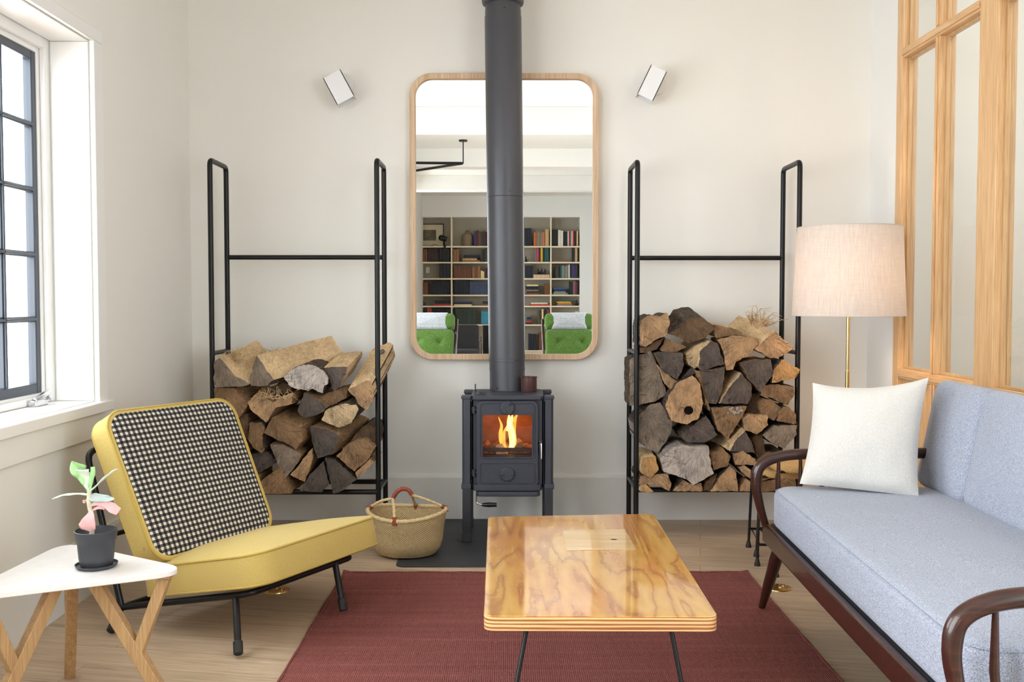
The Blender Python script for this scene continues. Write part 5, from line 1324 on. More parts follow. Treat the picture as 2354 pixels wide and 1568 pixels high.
def leaf_(ctrl, widths, mat, roll=0.0, ruff=0.0, side=None, cup=0.12):
    p = smooth_path(ctrl, 7); n = len(p); m_ = 8
    b = MB(); rows = []
    for i, q in enumerate(p):
        t = i / (n - 1); tn = (p[min(i + 1, n - 1)] - p[max(i - 1, 0)]).normalized()
        s = V(side) if side else V((0, 1, 0)); s = (s - tn * s.dot(tn)).normalized(); nr = tn.cross(s)
        s2 = s * cos(roll) + nr * sin(roll); nr = tn.cross(s2)
        k = t * (len(widths) - 1); a = int(min(k, len(widths) - 2)); wd_ = widths[a] + (widths[a + 1] - widths[a]) * (k - a)
        row = []
        for j in range(m_ + 1):
            v = j / m_ * 2 - 1
            rf = ruff * sin(t * 17 + (2 if v > 0 else 0)) * abs(v) ** 3
            row.append(q + s2 * v * wd_ / 2 + nr * (cup * wd_ * v * v + rf))
        rows.append(row)
    idx = b.add([q for r_ in rows for q in r_], [])
    for i in range(n - 1):
        for j in range(m_): b.f.append((idx + i * (m_ + 1) + j, idx + i * (m_ + 1) + j + 1, idx + (i + 1) * (m_ + 1) + j + 1, idx + (i + 1) * (m_ + 1) + j)); b.m.append(0)
    o = b.build('leaf', mat, pp, angle=80)
    sd_ = o.modifiers.new('thick', 'SOLIDIFY'); sd_.thickness = 0.0022; sd_.offset = 0
    return o
SX_ = (1, 0.25, 0)
leaf_([PL(545, 480), PL(505, 370), PL(450, 270), PL(405, 190), PL(415, 130, -.004)], [.008, .018, .032, .046, .036], M['leaf_green'], 0, .005, (1, 0.1, -0.6), 0.1)['label'] = 'ruffled fresh green top leaf'
leaf_([PL(548, 480), PL(520, 380), PL(490, 290), PL(455, 215, -.012)], [.008, .020, .034, .040], M['leaf_pale'], 0, .003, (1, 0.1, -0.3), 0.1)
leaf_([PL(550, 480), PL(565, 370), PL(590, 260), PL(592, 175, .01)], [.007, .010, .013, .011], M['leaf_green'], 0, .003, SX_, 0.25)['label'] = 'narrow curled fresh green leaf'
leaf_([PL(552, 480), PL(640, 400), PL(740, 310), PL(830, 240), PL(885, 200)], [.007, .008, .013, .014, .003], M['leaf_pale'], .5, .001, (0.5, 1, -0.6), 0.15)
leaf_([PL(540, 505), PL(430, 495), PL(300, 500), PL(200, 520), PL(105, 562)], [.008, .009, .012, .012, .003], M['leaf_pale'], .6, .001, (0, 1, 1.0), 0.15)
leaf_([PL(545, 540), PL(600, 545), PL(690, 550), PL(780, 560), PL(852, 560)], [.014, .024, .022, .018, .004], M['leaf_grey'], .5, .003, (0, 1, 0.9), 0.15)['label'] = 'grey-green wavy-edged leaf'
leaf_([PL(560, 640), PL(640, 615), PL(740, 620), PL(830, 670), PL(905, 715)], [.006, .012, .020, .028, .022], M['leaf_pink'], .3, .002, (0, 1, 1.6), 0.12)['label'] = 'pink arching leaf'
leaf_([PL(575, 700, -.008), PL(563, 760, -.014), PL(543, 830, -.018), PL(528, 890, -.018), PL(515, 938, -.016)], [.008, .024, .040, .048, .030], M['leaf_pink'], 0, .001, (1, 0.0, 0.2), 0.05)['label'] = 'broad drooping pink leaf'
leaf_([PL(590, 700), PL(640, 670), PL(700, 665), PL(735, 685)], [.006, .008, .009, .004], M['leaf_pink'], .6, 0, (0, 1, 1), 0.1)
leaf_([PL(540, 600), PL(510, 575), PL(490, 590), PL(492, 610)], [.005, .008, .009, .006], M['leaf_pink'], .2, 0, (1, 0.4, 0.4), 0.1)

# ------------------------------------------------------------------ floor lamp
lc = V((1.527, 4.47, 0))
fl_ = thing('floor_lamp', 'brass floor lamp with a wide pinkish linen drum shade behind the sofa', 'floor lamp', lc)
b = MB(); b.lathe([(0.0, 0.0), (0.14, 0.0), (0.145, 0.006), (0.14, 0.016), (0.02, 0.022), (0.0, 0.022)], lc, 48); b.build('base', M['brass'], fl_)
b = MB(); b.lathe([(0.009, 0.02), (0.009, 0.83), (0.0075, 0.832), (0.0075, 1.16), (0.014, 1.165), (0.014, 1.19), (0.005, 1.2), (0.004, 1.46), (0.0, 1.46)], lc, 20); b.build('pole', M['brass'], fl_)
def shade_prof():
    z0_, z1_, r0_, r1_ = 1.078, 1.478, 0.246, 0.226
    return z0_, z1_, r0_, r1_
z0_, z1_, r0_, r1_ = shade_prof()
b = MB(); b.lathe([(r0_, z0_), (r1_, z1_), (r1_ - 0.002, z1_), (r0_ - 0.002, z0_), (r0_, z0_)], lc, 80, caps=False); sh = b.build('lamp_shade', M['shade'], fl_)
b = MB()
for z, r in ((z0_ + 0.002, r0_ - 0.001), (z1_ - 0.002, r1_ - 0.001)):
    b.tube([lc + V((r * cos(2 * pi * k / 60), r * sin(2 * pi * k / 60), z)) for k in range(60)], 0.0022, 6, closed=True)
for k in range(3):
    a = 2 * pi * k / 3; b.tube([lc + V((0, 0, 1.455)), lc + V((r1_ * cos(a), r1_ * sin(a), z1_ - 0.01))], 0.002, 6)
b.build('shade_ring', M['shade'], sh)
b = MB(); b.lathe([(0.0, 1.195), (0.016, 1.20), (0.02, 1.22), (0.032, 1.26), (0.034, 1.28), (0.026, 1.305), (0.0, 1.316)], lc, 24); bulb_m = emis('warm_bulb', [(0.3, (1.0, 0.72, 0.48)), (0.6, (1.0, 0.75, 0.52))], 30, (3, 3, 3)); b.build('bulb', bulb_m, fl_)

# ------------------------------------------------------------------ two stacked wicker stools
for si, (zs, dxy, lab) in enumerate(((0.395, (-0.053, 0.07), 'lower of the two stacked wicker-topped stools behind the sofa arm'), (0.445, (-0.037, -0.08), 'upper wicker-topped stool stacked on another behind the sofa arm'))):
    c0 = V((1.31 + dxy[0], 4.33 + dxy[1], 0)); hw = 0.155
    t = thing('wicker_stool', lab, 'stool', c0, 0, 'stacked wicker stools')
    Rs = Matrix.Translation(c0) @ Matrix.Rotation(R(0 if si else -7), 4, 'Z') @ Matrix.Translation(-c0)
    b = MB(); T = Rs @ Matrix.Translation(c0 + V((0, 0, zs)))
    cushion(b, hw, hw, 0.034, 0.09, 0.004, 0.014, T, 8)
    so = b.build('seat', M['wicker'], t, angle=60, uvs=[((p.x - c0.x) * 1.6 + (p.z) * 0.7, (p.y - c0.y) * 1.6 + p.z * 2.0) for p in b.v])
    for sx in (-1, 1):
        for sy in (-1, 1):
            b = MB(); a = c0 + V((sx * (hw - 0.03), sy * (hw - 0.03), zs - 0.012)); off = 0.0
            f = c0 + V((sx * (hw + 0.008 + off), sy * (hw + 0.008 + off), 0.012)); b.tube(arc_path([Rs @ (a + V((-sx * 0.03, 0, 0))), Rs @ (a + V((sx * 0.028, 0, 0))), Rs @ f], 0.02), 0.0065, 10)
            l_ = b.build('leg', M['black_tube'], t)
            b = MB(); b.lathe([(0.0, 0), (0.013, 0.0), (0.0135, 0.006), (0.008, 0.028), (0.0065, 0.032)], Rs @ V((f.x, f.y, 0)), 14); b.build('rubber_foot', M['rubber'], l_)
    b = MB(); r_ = hw * 0.98; zz = 0.09 if not si else 0.13
    b.tube([Rs @ (c0 + V((x, y, zz))) for x, y in ((-r_, -r_), (r_, -r_), (r_, r_), (-r_, r_))], 0.006, 8, closed=True); b.build('stretcher', M['black_tube'], t)

# ------------------------------------------------------------------ sofa
fxs = 0.907                                     # front face of the seat frame
SYf, SYn = 3.62, 1.87
so = thing('sofa', 'blue-grey cushioned sofa with a dark spindle-arm wooden frame', 'sofa', (1.3, (SYf + SYn) / 2, 0))
def DW(b, name, p=so, **k): return b.build(name, M['dark_wood'], p, **k)
b = MB(); b.box((fxs, SYn - 0.02, 0.255), (fxs + 0.028, SYf + 0.02, 0.326)); b.box((1.70, SYn - 0.02, 0.262), (1.725, SYf + 0.02, 0.335)); b.box((fxs + 0.028, SYf - 0.01, 0.265), (1.70, SYf + 0.02, 0.325)); b.box((fxs + 0.028, SYn - 0.02, 0.265), (1.70, SYn + 0.01, 0.325))
DW(b, 'seat_frame', bevel=0.009, seg=3)
b = MB()
b.box((fxs + 0.028, SYn + 0.01, 0.312), (1.70, SYf - 0.01, 0.322))  # black sheet put in so the gap under the mattress reads as shade
b.build('gap_shade_board', M['black_cloth'], so)
for y in (SYf + 0.005, SYn - 0.005):
    path = smooth_path([(fxs + 0.012, y, 0.31), (fxs - 0.014, y, 0.40), (fxs - 0.026, y, 0.48), (fxs - 0.008, y, 0.542), (fxs + 0.07, y, 0.577), (fxs + 0.22, y, 0.587), (1.35, y, 0.589), (1.58, y, 0.587), (1.69, y, 0.560), (1.735, y, 0.50), (1.728, y, 0.40), (1.71, y, 0.31)], 8)
    n = len(path)
    b = MB(); b.tube(path, [0.013 + 0.007 * min(1, sin(pi * i / (n - 1)) * 1.6) for i in range(n)], 14, flat_z=1.0); arm = DW(b, 'armrest')
    for k, x in enumerate((fxs + 0.055, fxs + 0.135, fxs + 0.215, fxs + 0.36, fxs + 0.50, fxs + 0.64, fxs + 0.76)):
        zt_ = 0.577 if k else 0.560
        b = MB(); b.tube([(x + (0.015 if k == 0 else 0), y, 0.30), (x, y, 0.44), (x, y, zt_)], [0.006, 0.0095, 0.006], 10); DW(b, 'spindle', arm)
for (x, y, dx_, dy_) in ((fxs + 0.05, SYf - 0.09, -0.050, 0.10), (fxs + 0.05, SYn + 0.1, -0.050, -0.1), (1.66, SYf - 0.09, 0.03, 0.10), (1.66, SYn + 0.1, 0.03, -0.1)):
    b = MB(); a = V((x, y, 0.30)); f = V((x + dx_, y + dy_, 0.010 if x < 1.0 else 0.0)); b.tube([a, a.lerp(f, 0.3), a.lerp(f, 0.65), f], [0.019, 0.024, 0.020, 0.0125], 16); DW(b, 'leg')
b = MB()
for i in range(10): 
    y = SYn + 0.06 + i * (SYf - SYn - 0.12) / 9; b.tube([(1.712, y, 0.32), (1.745, y, 0.62), (1.765, y, 0.80)], [0.008, 0.010, 0.007], 8)
DW(b, 'back_spindles')
b = MB(); b.tube([(1.768, SYn - 0.01, 0.80), (1.768, SYf + 0.01, 0.80)], 0.016, 12); b.tube([(1.71, SYf, 0.32), (1.768, SYf, 0.80)], 0.014, 12); b.tube([(1.71, SYn, 0.32), (1.768, SYn, 0.80)], 0.014, 12); DW(b, 'back_rail')
# mattress
cx_, cy_ = (fxs + 0.015 + 1.70) / 2, (SYf - 0.005 + SYn + 0.02) / 2
T = Matrix.Translation((cx_ + 0.004, cy_, 0.3985)); b = MB()
hx_, hy_, mtk = (1.70 - fxs - 0.015) / 2, (SYf - SYn - 0.035) / 2, 0.148
cushion(b, hx_, hy_, mtk, 0.085, 0.010, 0.032, T, 10); mat_ = b.build('seat_cushion', M['sofa'], so, angle=70)
b = MB(); b.tube([T @ V((x, y, mtk / 2 - 0.010)) for x, y in rrect(0, 0, hx_ - 0.006, hy_ - 0.006, 0.080, 8)], 0.0016, 6, closed=True); b.build('seam', M['sofa'], mat_)
# back cushions, leaning
tl = R(11)
for (ya, yb_, lab) in ((3.30, 3.705, None), (2.62, 3.295, None), (1.90, 2.615, None)):
    ez = V((-cos(tl), 0, sin(tl))); ey = V((sin(tl), 0, cos(tl))); ex = V((0, 1, 0))
    c = V((1.472, (ya + yb_) / 2, 0.468)) + ey * 0.20 - ez * 0.07
    b = MB(); cushion(b, (yb_ - ya) / 2, 0.202, 0.13, 0.05, 0.018, 0.04, frame_T(c, ex, ey, ez), 8); bc_ = b.build('back_cushion', M['sofa'], so, angle=70)
so.rotation_euler = (0, 0, R(-2.0))
# pillow
P4 = [aty(1868, 880, 3.63), aty(2135, 868, 3.50), aty(2112, 1143, 3.40), aty(1838, 1112, 3.535)]
c = sum(P4, V()) / 4
b = MB(); n = 28; rows = {}
nrm = (P4[1] - P4[3]).cross(P4[0] - P4[2]).normalized()
if nrm.y > 0: nrm = -nrm
for sgn in (1, -1):
    for i in range(n + 1):
        for j in range(n + 1):
            u, v = i / n, j / n
            uu, vv = u * 2 - 1, v * 2 - 1
            q = P4[0].lerp(P4[1], u).lerp(P4[3].lerp(P4[2], u), v)
            pull = 0.085
            q = q + (c - q) * 0 
            ux = (P4[1] - P4[0]).normalized(); vz = (P4[0] - P4[3]).normalized()
            q = q - ux * uu * (1 - vv * vv) * 0.016 + vz * vv * (1 - uu * uu) * 0.022 * (1.3 if vv < 0 else 0.12)
            th = 0.075 * max(0, (1 - abs(uu) ** 2.4)) ** 0.55 * max(0, (1 - abs(vv) ** 2.4)) ** 0.55
            th *= 1 + 0.12 * noise.noise(V((u * 3, v * 3, sgn)))
            q = q + nrm * (th * sgn) + nrm * 0.003 * noise.noise(V((u * 9, v * 9, 3)))
            rows[(sgn, i, j)] = q
keys = list(rows); idx = {k: i for i, k in enumerate(keys)}; b.add([rows[k] for k in keys], [])
for sgn in (1, -1):
    for i in range(n):
        for j in range(n):
            f = [idx[(sgn, i, j)], idx[(sgn, i + 1, j)], idx[(sgn, i + 1, j + 1)], idx[(sgn, i, j + 1)]]
            b.f.append(tuple(f if sgn > 0 else f[::-1])); b.m.append(0)
solo(b, 'throw_pillow', M['linen'], 'off-white square linen pillow propped in the far corner of the sofa', 'pillow', (c.x, c.y, 0.47), angle=80)
# ================================================================== the room behind, seen in the mirror
bcs = thing('built_in_bookcase', 'wide built-in bookcase with cream shelves, reflected in the mirror', 'bookcase', ((AX0 + AX1) / 2, YB - 0.17, 0))
b = MB(); b.box((AX0, YB - 0.335, 0), (AX1, YB - 0.325, AZ1)); b.build('back_panel', M['shelf_back'], bcs, smooth=False)
SHY = [564, 600.5, 638, 676, 701.5, 744.5, 804]         # shelf tops as the mirror shows them
SHZ = [mir(1160, y + 1.5, D_B).z for y in SHY]
yF, yB_ = YB - 0.01, YB - 0.325
for z in SHZ:
    b = MB(); b.box((AX0, yB_, z - 0.028), (AX1, yF, z)); b.build('shelf', M['shelf'], bcs, bevel=0.002)
b = MB(); b.box((AX0, yB_, 0), (AX1, yF - 0.02, SHZ[-1] - 0.03)); b.build('plinth', M['shelf'], bcs)
DV = [mir(px, 600, D_B).x for px in (1038, 1151, 1266.5)]
for x in DV:
    b = MB(); b.box((x - 0.014, yB_, 0.0), (x + 0.014, yF + 0.003, AZ1)); b.build('divider', M['shelf'], bcs, bevel=0.002)
BAY = {'A': 'left bay', 'B': 'second bay', 'C': 'third bay', 'D': 'right bay'}
ROWN = ['top shelf', 'second shelf', 'third shelf', 'fourth shelf', 'fifth shelf', 'sixth shelf', 'lowest shelf']
CN = {(30, 30, 34): 'black', (24, 28, 44): 'navy', (70, 34, 38): 'dark red', (112, 70, 46): 'brown', (150, 104, 70): 'tan', (196, 164, 120): 'beige', (222, 216, 204): 'white', (232, 214, 160): 'cream',
      (150, 36, 64): 'crimson', (190, 60, 100): 'pink', (214, 180, 30): 'yellow', (30, 88, 92): 'teal', (48, 62, 54): 'dark green', (58, 50, 100): 'purple', (62, 74, 104): 'slate blue', (60, 150, 180): 'cyan',
      (120, 116, 110): 'grey', (186, 50, 40): 'red', (130, 138, 126): 'grey-green', (44, 76, 140): 'blue', (206, 110, 60): 'orange', (56, 40, 36): 'dark brown', (90, 84, 56): 'olive'}
C = {v: k for k, v in CN.items()}
DEP = 0.20
def book_box(x0, x1, z0, z1, col, label, group, y1=None, depth=DEP, lie=False):
    y1 = y1 or (yF - 0.05); 
    b = MB(); t = min(0.004, (x1 - x0) * 0.15)
    b.box((x0, y1 - depth, z0), (x1, y1, z1), 0)
    m = [bookmat(C[col])]
    o = solo(b, 'book', m, label, 'book', ((x0 + x1) / 2, y1 - depth / 2, z0), group, bevel=0.002)
    if x1 - x0 > 0.03 and not lie:
        p = MB(); 
        if not lie: p.box((x0 + t, y1 - depth + 0.004, z1 - 0.002), (x1 - t, y1 - 0.008, z1 + 0.0012))
        else: p.box((x0 + 0.004, y1 - 0.004, z0 + (z1 - z0) * 0.2), (x1 - 0.004, y1 + 0.0008, z1 - (z1 - z0) * 0.2))
        p.build('page_block', M['paper'], o, smooth=False)
    return o
rb = random.Random(11)
ORD = ['first', 'second', 'third', 'fourth', 'fifth', 'sixth', 'seventh', 'eighth', 'ninth', 'tenth', 'eleventh', 'twelfth']
def upright(bay, row, x0p, x1p, ytop, cols, note=''):
    """a run of upright books between two mirror columns"""
    z0 = SHZ[row]; n = len(cols); xs = [mir(x0p + (x1p - x0p) * i / n, 600, D_B).x for i in range(n + 1)]
    h = mir(1160, ytop, D_B).z - z0
    uniform = len(set(cols)) == 1 and n > 2
    cnt = {}
    for i, c in enumerate(cols):
        tot = cols.count(c)
        cnt[c] = cnt.get(c, 0) + 1
        hh = h * (1 if uniform else rb.uniform(0.9, 1.0))
        g = f'{c} volumes in the {note} run on the {ROWN[row]}, {BAY[bay]}' if uniform else None
        if uniform: lab = f'{ORD[i]} from left of the matching {note} volumes, {ROWN[row]}, {BAY[bay]}'
        elif tot == 1: lab = f'upright {c} book in the {note} group, {ROWN[row]}, {BAY[bay]} of bookcase'
        else: lab = f'{ORD[cnt[c]-1]} {c} book from left, {note} group, {ROWN[row]}, {BAY[bay]}'
        gr = f'books on the {ROWN[row]} of the {BAY[bay]}, {note}'
        book_box(xs[i] + 0.0008, xs[i + 1] - 0.0008, z0 + 0.0005, z0 + hh, c, lab, gr, y1=yF - 0.045 - rb.uniform(0, 0.012))
def stack(bay, row, x0p, x1p, cols, tp=3.2, note=''):
    z = SHZ[row] + 0.0005; x0, x1 = mir(x0p, 600, D_B).x, mir(x1p, 600, D_B).x; t = tp * D_B / FPX
    for i, c in enumerate(cols):
        a, d = x0 + rb.uniform(0, 0.03) * (i > 0), x1 - rb.uniform(0, 0.05) * (i > 0)
        pos = 'topmost' if i == len(cols) - 1 and len(cols) > 1 else ('bottom' if i == 0 and len(cols) > 1 else (ORD[i] + ' from below' if len(cols) > 1 else 'only'))
        lab = f'flat {c} book, {pos} of the {note} pile, {ROWN[row]}, {BAY[bay]}' if len(cols) > 1 else f'{c} book lying flat on its own, {note} on the {ROWN[row]}, {BAY[bay]}'
        book_box(a, d, z, z + t * 0.96, c, lab, f'flat books on the {ROWN[row]}, {BAY[bay]}, {note}', depth=0.22, lie=True); z += t
# top shelf
upright('B', 0, 1089, 1121, 529, ['purple', 'dark red', 'brown', 'dark green', 'dark red', 'dark red'], 'mixed')
upright('C', 0, 1206, 1222, 524, ['navy', 'navy', 'navy'], 'tall navy')
upright('C', 0, 1227, 1252, 530, ['orange', 'tan', 'grey-green', 'tan', 'grey-green', 'orange'], 'orange and green')
upright('C', 0, 1253, 1262, 524, ['beige'], 'end')
upright('D', 0, 1268, 1282, 527, ['black', 'black', 'black', 'black'], 'black')
upright('D', 0, 1283, 1295, 527, ['white', 'white'], 'white')
upright('D', 0, 1296, 1304, 531, ['black', 'black'], 'second black')
upright('D', 0, 1305, 1329, 528, ['white', 'crimson', 'grey', 'white', 'red', 'black', 'dark red', 'cream'], 'mixed right')
# second
upright('A', 1, 964, 982, 572, ['brown', 'brown', 'brown', 'brown'], 'brown')
upright('A', 1, 983, 1008, 572, ['dark brown'] * 6, 'dark brown')
upright('A', 1, 1009, 1034, 572, ['black'] * 6, 'black')
upright('B', 1, 1041, 1055, 573, ['tan'] * 4, 'tan')
stack('B', 1, 1062, 1102, ['tan', 'beige', 'black', 'black'], 4.2, 'middle')
upright('B', 1, 1107, 1121, 571, ['dark green', 'dark brown', 'dark green', 'olive'], 'right end')
upright('C', 1, 1229, 1262, 567, ['grey', 'pink', 'dark red', 'yellow', 'black', 'teal', 'teal'], 'bright')
stack('D', 1, 1272, 1309, ['tan'], 3, 'left of uprights')
upright('D', 1, 1316, 1328, 566, ['black', 'beige'], 'right end')
# third
upright('A', 2, 1009, 1035, 604, ['black', 'navy', 'black'], 'oversized')
upright('B', 2, 1042, 1084, 612, ['brown'] * 11, 'brown')
upright('B', 2, 1085, 1104, 611, ['tan', 'brown', 'tan'], 'tan')
upright('B', 2, 1105, 1113, 622, ['cream', 'cream'], 'small cream')
upright('B', 2, 1114, 1121, 614, ['dark red', 'dark red'], 'right end')
upright('C', 2, 1207, 1226, 610, ['navy'] * 4, 'navy')
upright('D', 2, 1277, 1287, 613, ['dark green', 'dark green', 'dark brown'], 'dark left')
upright('D', 2, 1288, 1306, 609, ['teal', 'grey-green', 'grey', 'grey-green'], 'green')
upright('D', 2, 1307, 1328, 606, ['white', 'navy', 'purple', 'purple', 'purple', 'dark green'], 'purple')
# fourth
upright('A', 3, 968, 983, 648, ['brown', 'brown'], 'brown')
upright('A', 3, 991, 1036, 647, ['navy'] * 11, 'navy')
upright('B', 3, 1044, 1078, 643, ['navy'] * 8, 'dark navy')
upright('B', 3, 1079, 1121, 648, ['slate blue'] * 11, 'slate blue')
stack('C', 3, 1208, 1243, ['brown', 'dark red', 'grey', 'black', 'navy', 'cream'], 3.9, 'left')
upright('C', 3, 1252, 1264, 650, ['brown', 'brown'], 'brown')
stack('D', 3, 1271, 1306, ['grey-green', 'grey-green', 'navy', 'blue'], 3.9, 'blue and green')
upright('D', 3, 1310, 1330, 645, ['black', 'navy', 'grey', 'crimson', 'black'], 'right end')
# fifth
stack('A', 4, 995, 1038, ['red', 'black', 'navy'], 4, 'red and black')
stack('B', 4, 1043, 1084, ['cream', 'navy', 'slate blue'], 3.5, 'cream and blue')
stack('B', 4, 1107, 1124, ['tan', 'dark brown', 'black'], 3.4, 'right end')
stack('C', 4, 1218, 1265, ['red', 'white'], 3.7, 'red and white')
stack('D', 4, 1281, 1316, ['grey', 'orange', 'yellow', 'teal'], 3.2, 'teal and yellow')
# sixth
upright('A', 5, 970, 992, 706, ['black', 'dark red', 'tan', 'red'], 'red')
upright('A', 5, 993, 1040, 711, ['navy'] * 11, 'navy')
upright('B', 5, 1047, 1095, 712, ['dark green'] * 11, 'dark green')
upright('B', 5, 1106, 1122, 716, ['cyan'] * 5, 'cyan')
stack('C', 5, 1209, 1224, ['dark brown', 'red', 'teal', 'navy', 'grey'], 4.2, 'small')
upright('C', 5, 1237, 1267, 710, ['olive', 'dark brown', 'cream', 'black', 'black', 'crimson', 'navy'], 'right end')
stack('D', 5, 1272, 1303, ['brown', 'brown'], 3.5, 'brown')
# lowest
upright('C', 6, 1215, 1238, 766, ['navy', 'navy', 'black', 'black'], 'large navy')
upright('C', 6, 1239, 1252, 763, ['brown', 'brown'], 'large brown')
# ornaments
def onshelf(px, row, dy=0.15): p = mir(px, 600, D_B); return V((p.x, yF - dy, SHZ[row]))
p = onshelf(1073.5, 0); b = MB(); b.lathe([(0.0, 0.0), (0.10, 0.0), (0.112, 0.02), (0.114, 0.17), (0.10, 0.225), (0.045, 0.262), (0.032, 0.268), (0.032, 0.285), (0.038, 0.292), (0.036, 0.302), (0.02, 0.302), (0.0, 0.29)], p, 36)
j = solo(b, 'stoneware_jug', M['stoneware'], 'brown stoneware jug on the top shelf of the bookcase, second bay in the mirror', 'jug', p)
p0, p1 = mir(962, 512, D_B), mir(1018, 562, D_B); yv = yB_ + 0.03
pic = thing('framed_picture', 'framed landscape print standing on the top shelf, left bay in the mirror', 'picture', ((p0.x + p1.x) / 2, yv, SHZ[0]))
b = MB(); b.ring_prism([(p0.x, yv, SHZ[0]), (p1.x, yv, SHZ[0]), (p1.x, yv, p0.z), (p0.x, yv, p0.z)], [(p0.x + 0.014, yv, SHZ[0] + 0.014), (p1.x - 0.014, yv, SHZ[0] + 0.014), (p1.x - 0.014, yv, p0.z - 0.014), (p0.x + 0.014, yv, p0.z - 0.014)], (0, 0.02, 0)); b.build('frame', M['black_cloth'], pic, smooth=False)
b = MB(); b.box((p0.x + 0.01, yv, SHZ[0] + 0.01), (p1.x - 0.01, yv + 0.008, p0.z - 0.01)); b.build('mat', M['paper'], pic, smooth=False)
q0, q1 = mir(962, 526, D_B), mir(1000, 551, D_B); b = MB(); b.box((p0.x + 0.03, yv + 0.008, q1.z), (q1.x, yv + 0.010, q0.z)); b.build('print', M['picture'], pic, smooth=False)
p = onshelf(1020, 0, 0.02); sp_ = thing('clip_lamp', 'small black clip-on lamp clamped to the top shelf, left bay in the mirror', 'lamp', p)
b = MB(); b.tube([p + V((-0.065, 0.0, 0.16)), p + V((-0.04, 0.02, 0.155)), p + V((0.06, 0.03, 0.13))], [0.05, 0.06, 0.045], 20); b.build('head', M['black_tube'], sp_)
b = MB(); b.tube([p + V((0.01, 0.02, 0.11)), p + V((0.02, 0.015, 0.02))], 0.012, 10); b.box((p.x - 0.01, p.y - 0.03, p.z), (p.x + 0.05, p.y + 0.03, p.z + 0.02)); b.box((p.x + 0.0, p.y + 0.012, p.z - 0.07), (p.x + 0.04, p.y + 0.03, p.z)); b.build('clamp', M['black_tube'], sp_)
b = MB(); q = onshelf(966, 0, 0.05); b.tube(smooth_path([p + V((0, -0.02, 0.006)), p + V((-0.1, -0.03, 0.005)), p + V((-0.18, -0.01, 0.03)), p + V((-0.24, -0.03, 0.005)), q + V((0.05, 0, 0.006))], 8), 0.005, 8); b.build('cable', M['grip'], sp_)
def figurine(px, row, zoff, label, k=1.0):
    p = onshelf(px, row) + V((0, 0.02, zoff)); b = MB()
    b.tube(smooth_path([p + V((0, 0, 0.001)), p + V((0.004 * k, 0, 0.04)), p + V((-0.006 * k, 0, 0.075)), p + V((0.0, 0, 0.10))], 5), [0.026, 0.027, 0.026, 0.024, 0.022, 0.020, 0.018, 0.016, 0.014, 0.013, 0.013, 0.014, 0.015, 0.016, 0.016, 0.010], 12)
    b.tube(smooth_path([p + V((0.02 * k, 0, 0.01)), p + V((0.045 * k, 0, 0.03)), p + V((0.03 * k, 0, 0.06))], 4), 0.005, 8)
    for s in (-1, 1): b.tube([p + V((s * 0.009, 0, 0.105)), p + V((s * 0.013, 0, 0.122))], [0.006, 0.001], 8)
    solo(b, 'cat_figurine', M['grip'], label, 'figurine', p, 'small black cat figurines in the bookcase')
p = onshelf(1245, 2); bw = mir(1264, 600, D_B).x - mir(1226.5, 600, D_B).x
b = MB(); b.box((p.x - bw / 2, p.y - 0.09, p.z + 0.0005), (p.x + bw / 2, p.y + 0.10, p.z + 0.066)); b.box((p.x - bw / 2 - 0.003, p.y - 0.093, p.z + 0.056), (p.x + bw / 2 + 0.003, p.y + 0.103, p.z + 0.070))
solo(b, 'wooden_box', M['ash'], 'low pale wooden box under the black cat figurines, third bay in the mirror', 'box', p, bevel=0.003)
figurine(1238, 2, 0.0705, 'left of the three black cat figurines on the wooden box'); figurine(1245.5, 2, 0.0705, 'middle one of the three black cat figurines on the wooden box', -1); figurine(1253, 2, 0.0705, 'right of the three black cat figurines on the wooden box', -1)
figurine(1209.5, 1, 0, 'lone black cat figurine on the second shelf beside the flue in the mirror'); figurine(1327, 4, 0, 'black cat figurine at the right end of the fifth shelf in the mirror'); figurine(971, 4, 0, 'black cat figurine at the left end of the fifth shelf in the mirror')
for px, py, lab in ((983, 621, 'white wall outlet on the back of the left bay, third shelf in the mirror'), (1326, 722, 'white wall outlet on the back of the rightmost bay, sixth shelf in the mirror')):
    p = mir(px, py, D_B + 0.3); t = thing('wall_outlet', lab, 'outlet', (p.x, yB_, p.z), 0, 'outlets inside the bookcase'); b = MB(); b.box((p.x - 0.035, yB_, p.z - 0.057), (p.x + 0.035, yB_ + 0.006, p.z + 0.057)); b.build('plate', M['trim'], t, bevel=0.002)
    b = MB()
    for s in (-1, 1): b.box((p.x - 0.015, yB_ + 0.006, p.z + s * 0.022 - 0.013), (p.x + 0.015, yB_ + 0.008, p.z + s * 0.022 + 0.013))
    b.build('socket', M['base'], t)
# pendant of bent black tube
P = lambda px, py, D: mir(px, py, D)
c0 = V((P(1064.7, 324, 12.4).x, 2 * YM - 12.4, CZ)); zt_ = CZ - 0.285
pn = thing('pendant_light', 'black bent-tube ceiling pendant reflected at the left of the mirror', 'pendant lamp', c0)
b = MB(); b.lathe([(0.0, -0.02), (0.05, -0.02), (0.055, 0.0)], c0, 24); b.build('canopy', M['black_tube'], pn)
b = MB(); b.tube([c0, V((c0.x, c0.y, zt_))], 0.007, 8); b.build('rod', M['black_tube'], pn)
b = MB(); e1 = V((-1.45, c0.y + 0.05, zt_)); e2 = V((-1.45, c0.y - 0.95, zt_)); b.tube(arc_path([e1, V((c0.x, c0.y, zt_)), e2], 0.03), 0.017, 10); b.tube([e1, e2], 0.017, 10); b.build('bent_tube', M['black_tube'], pn)
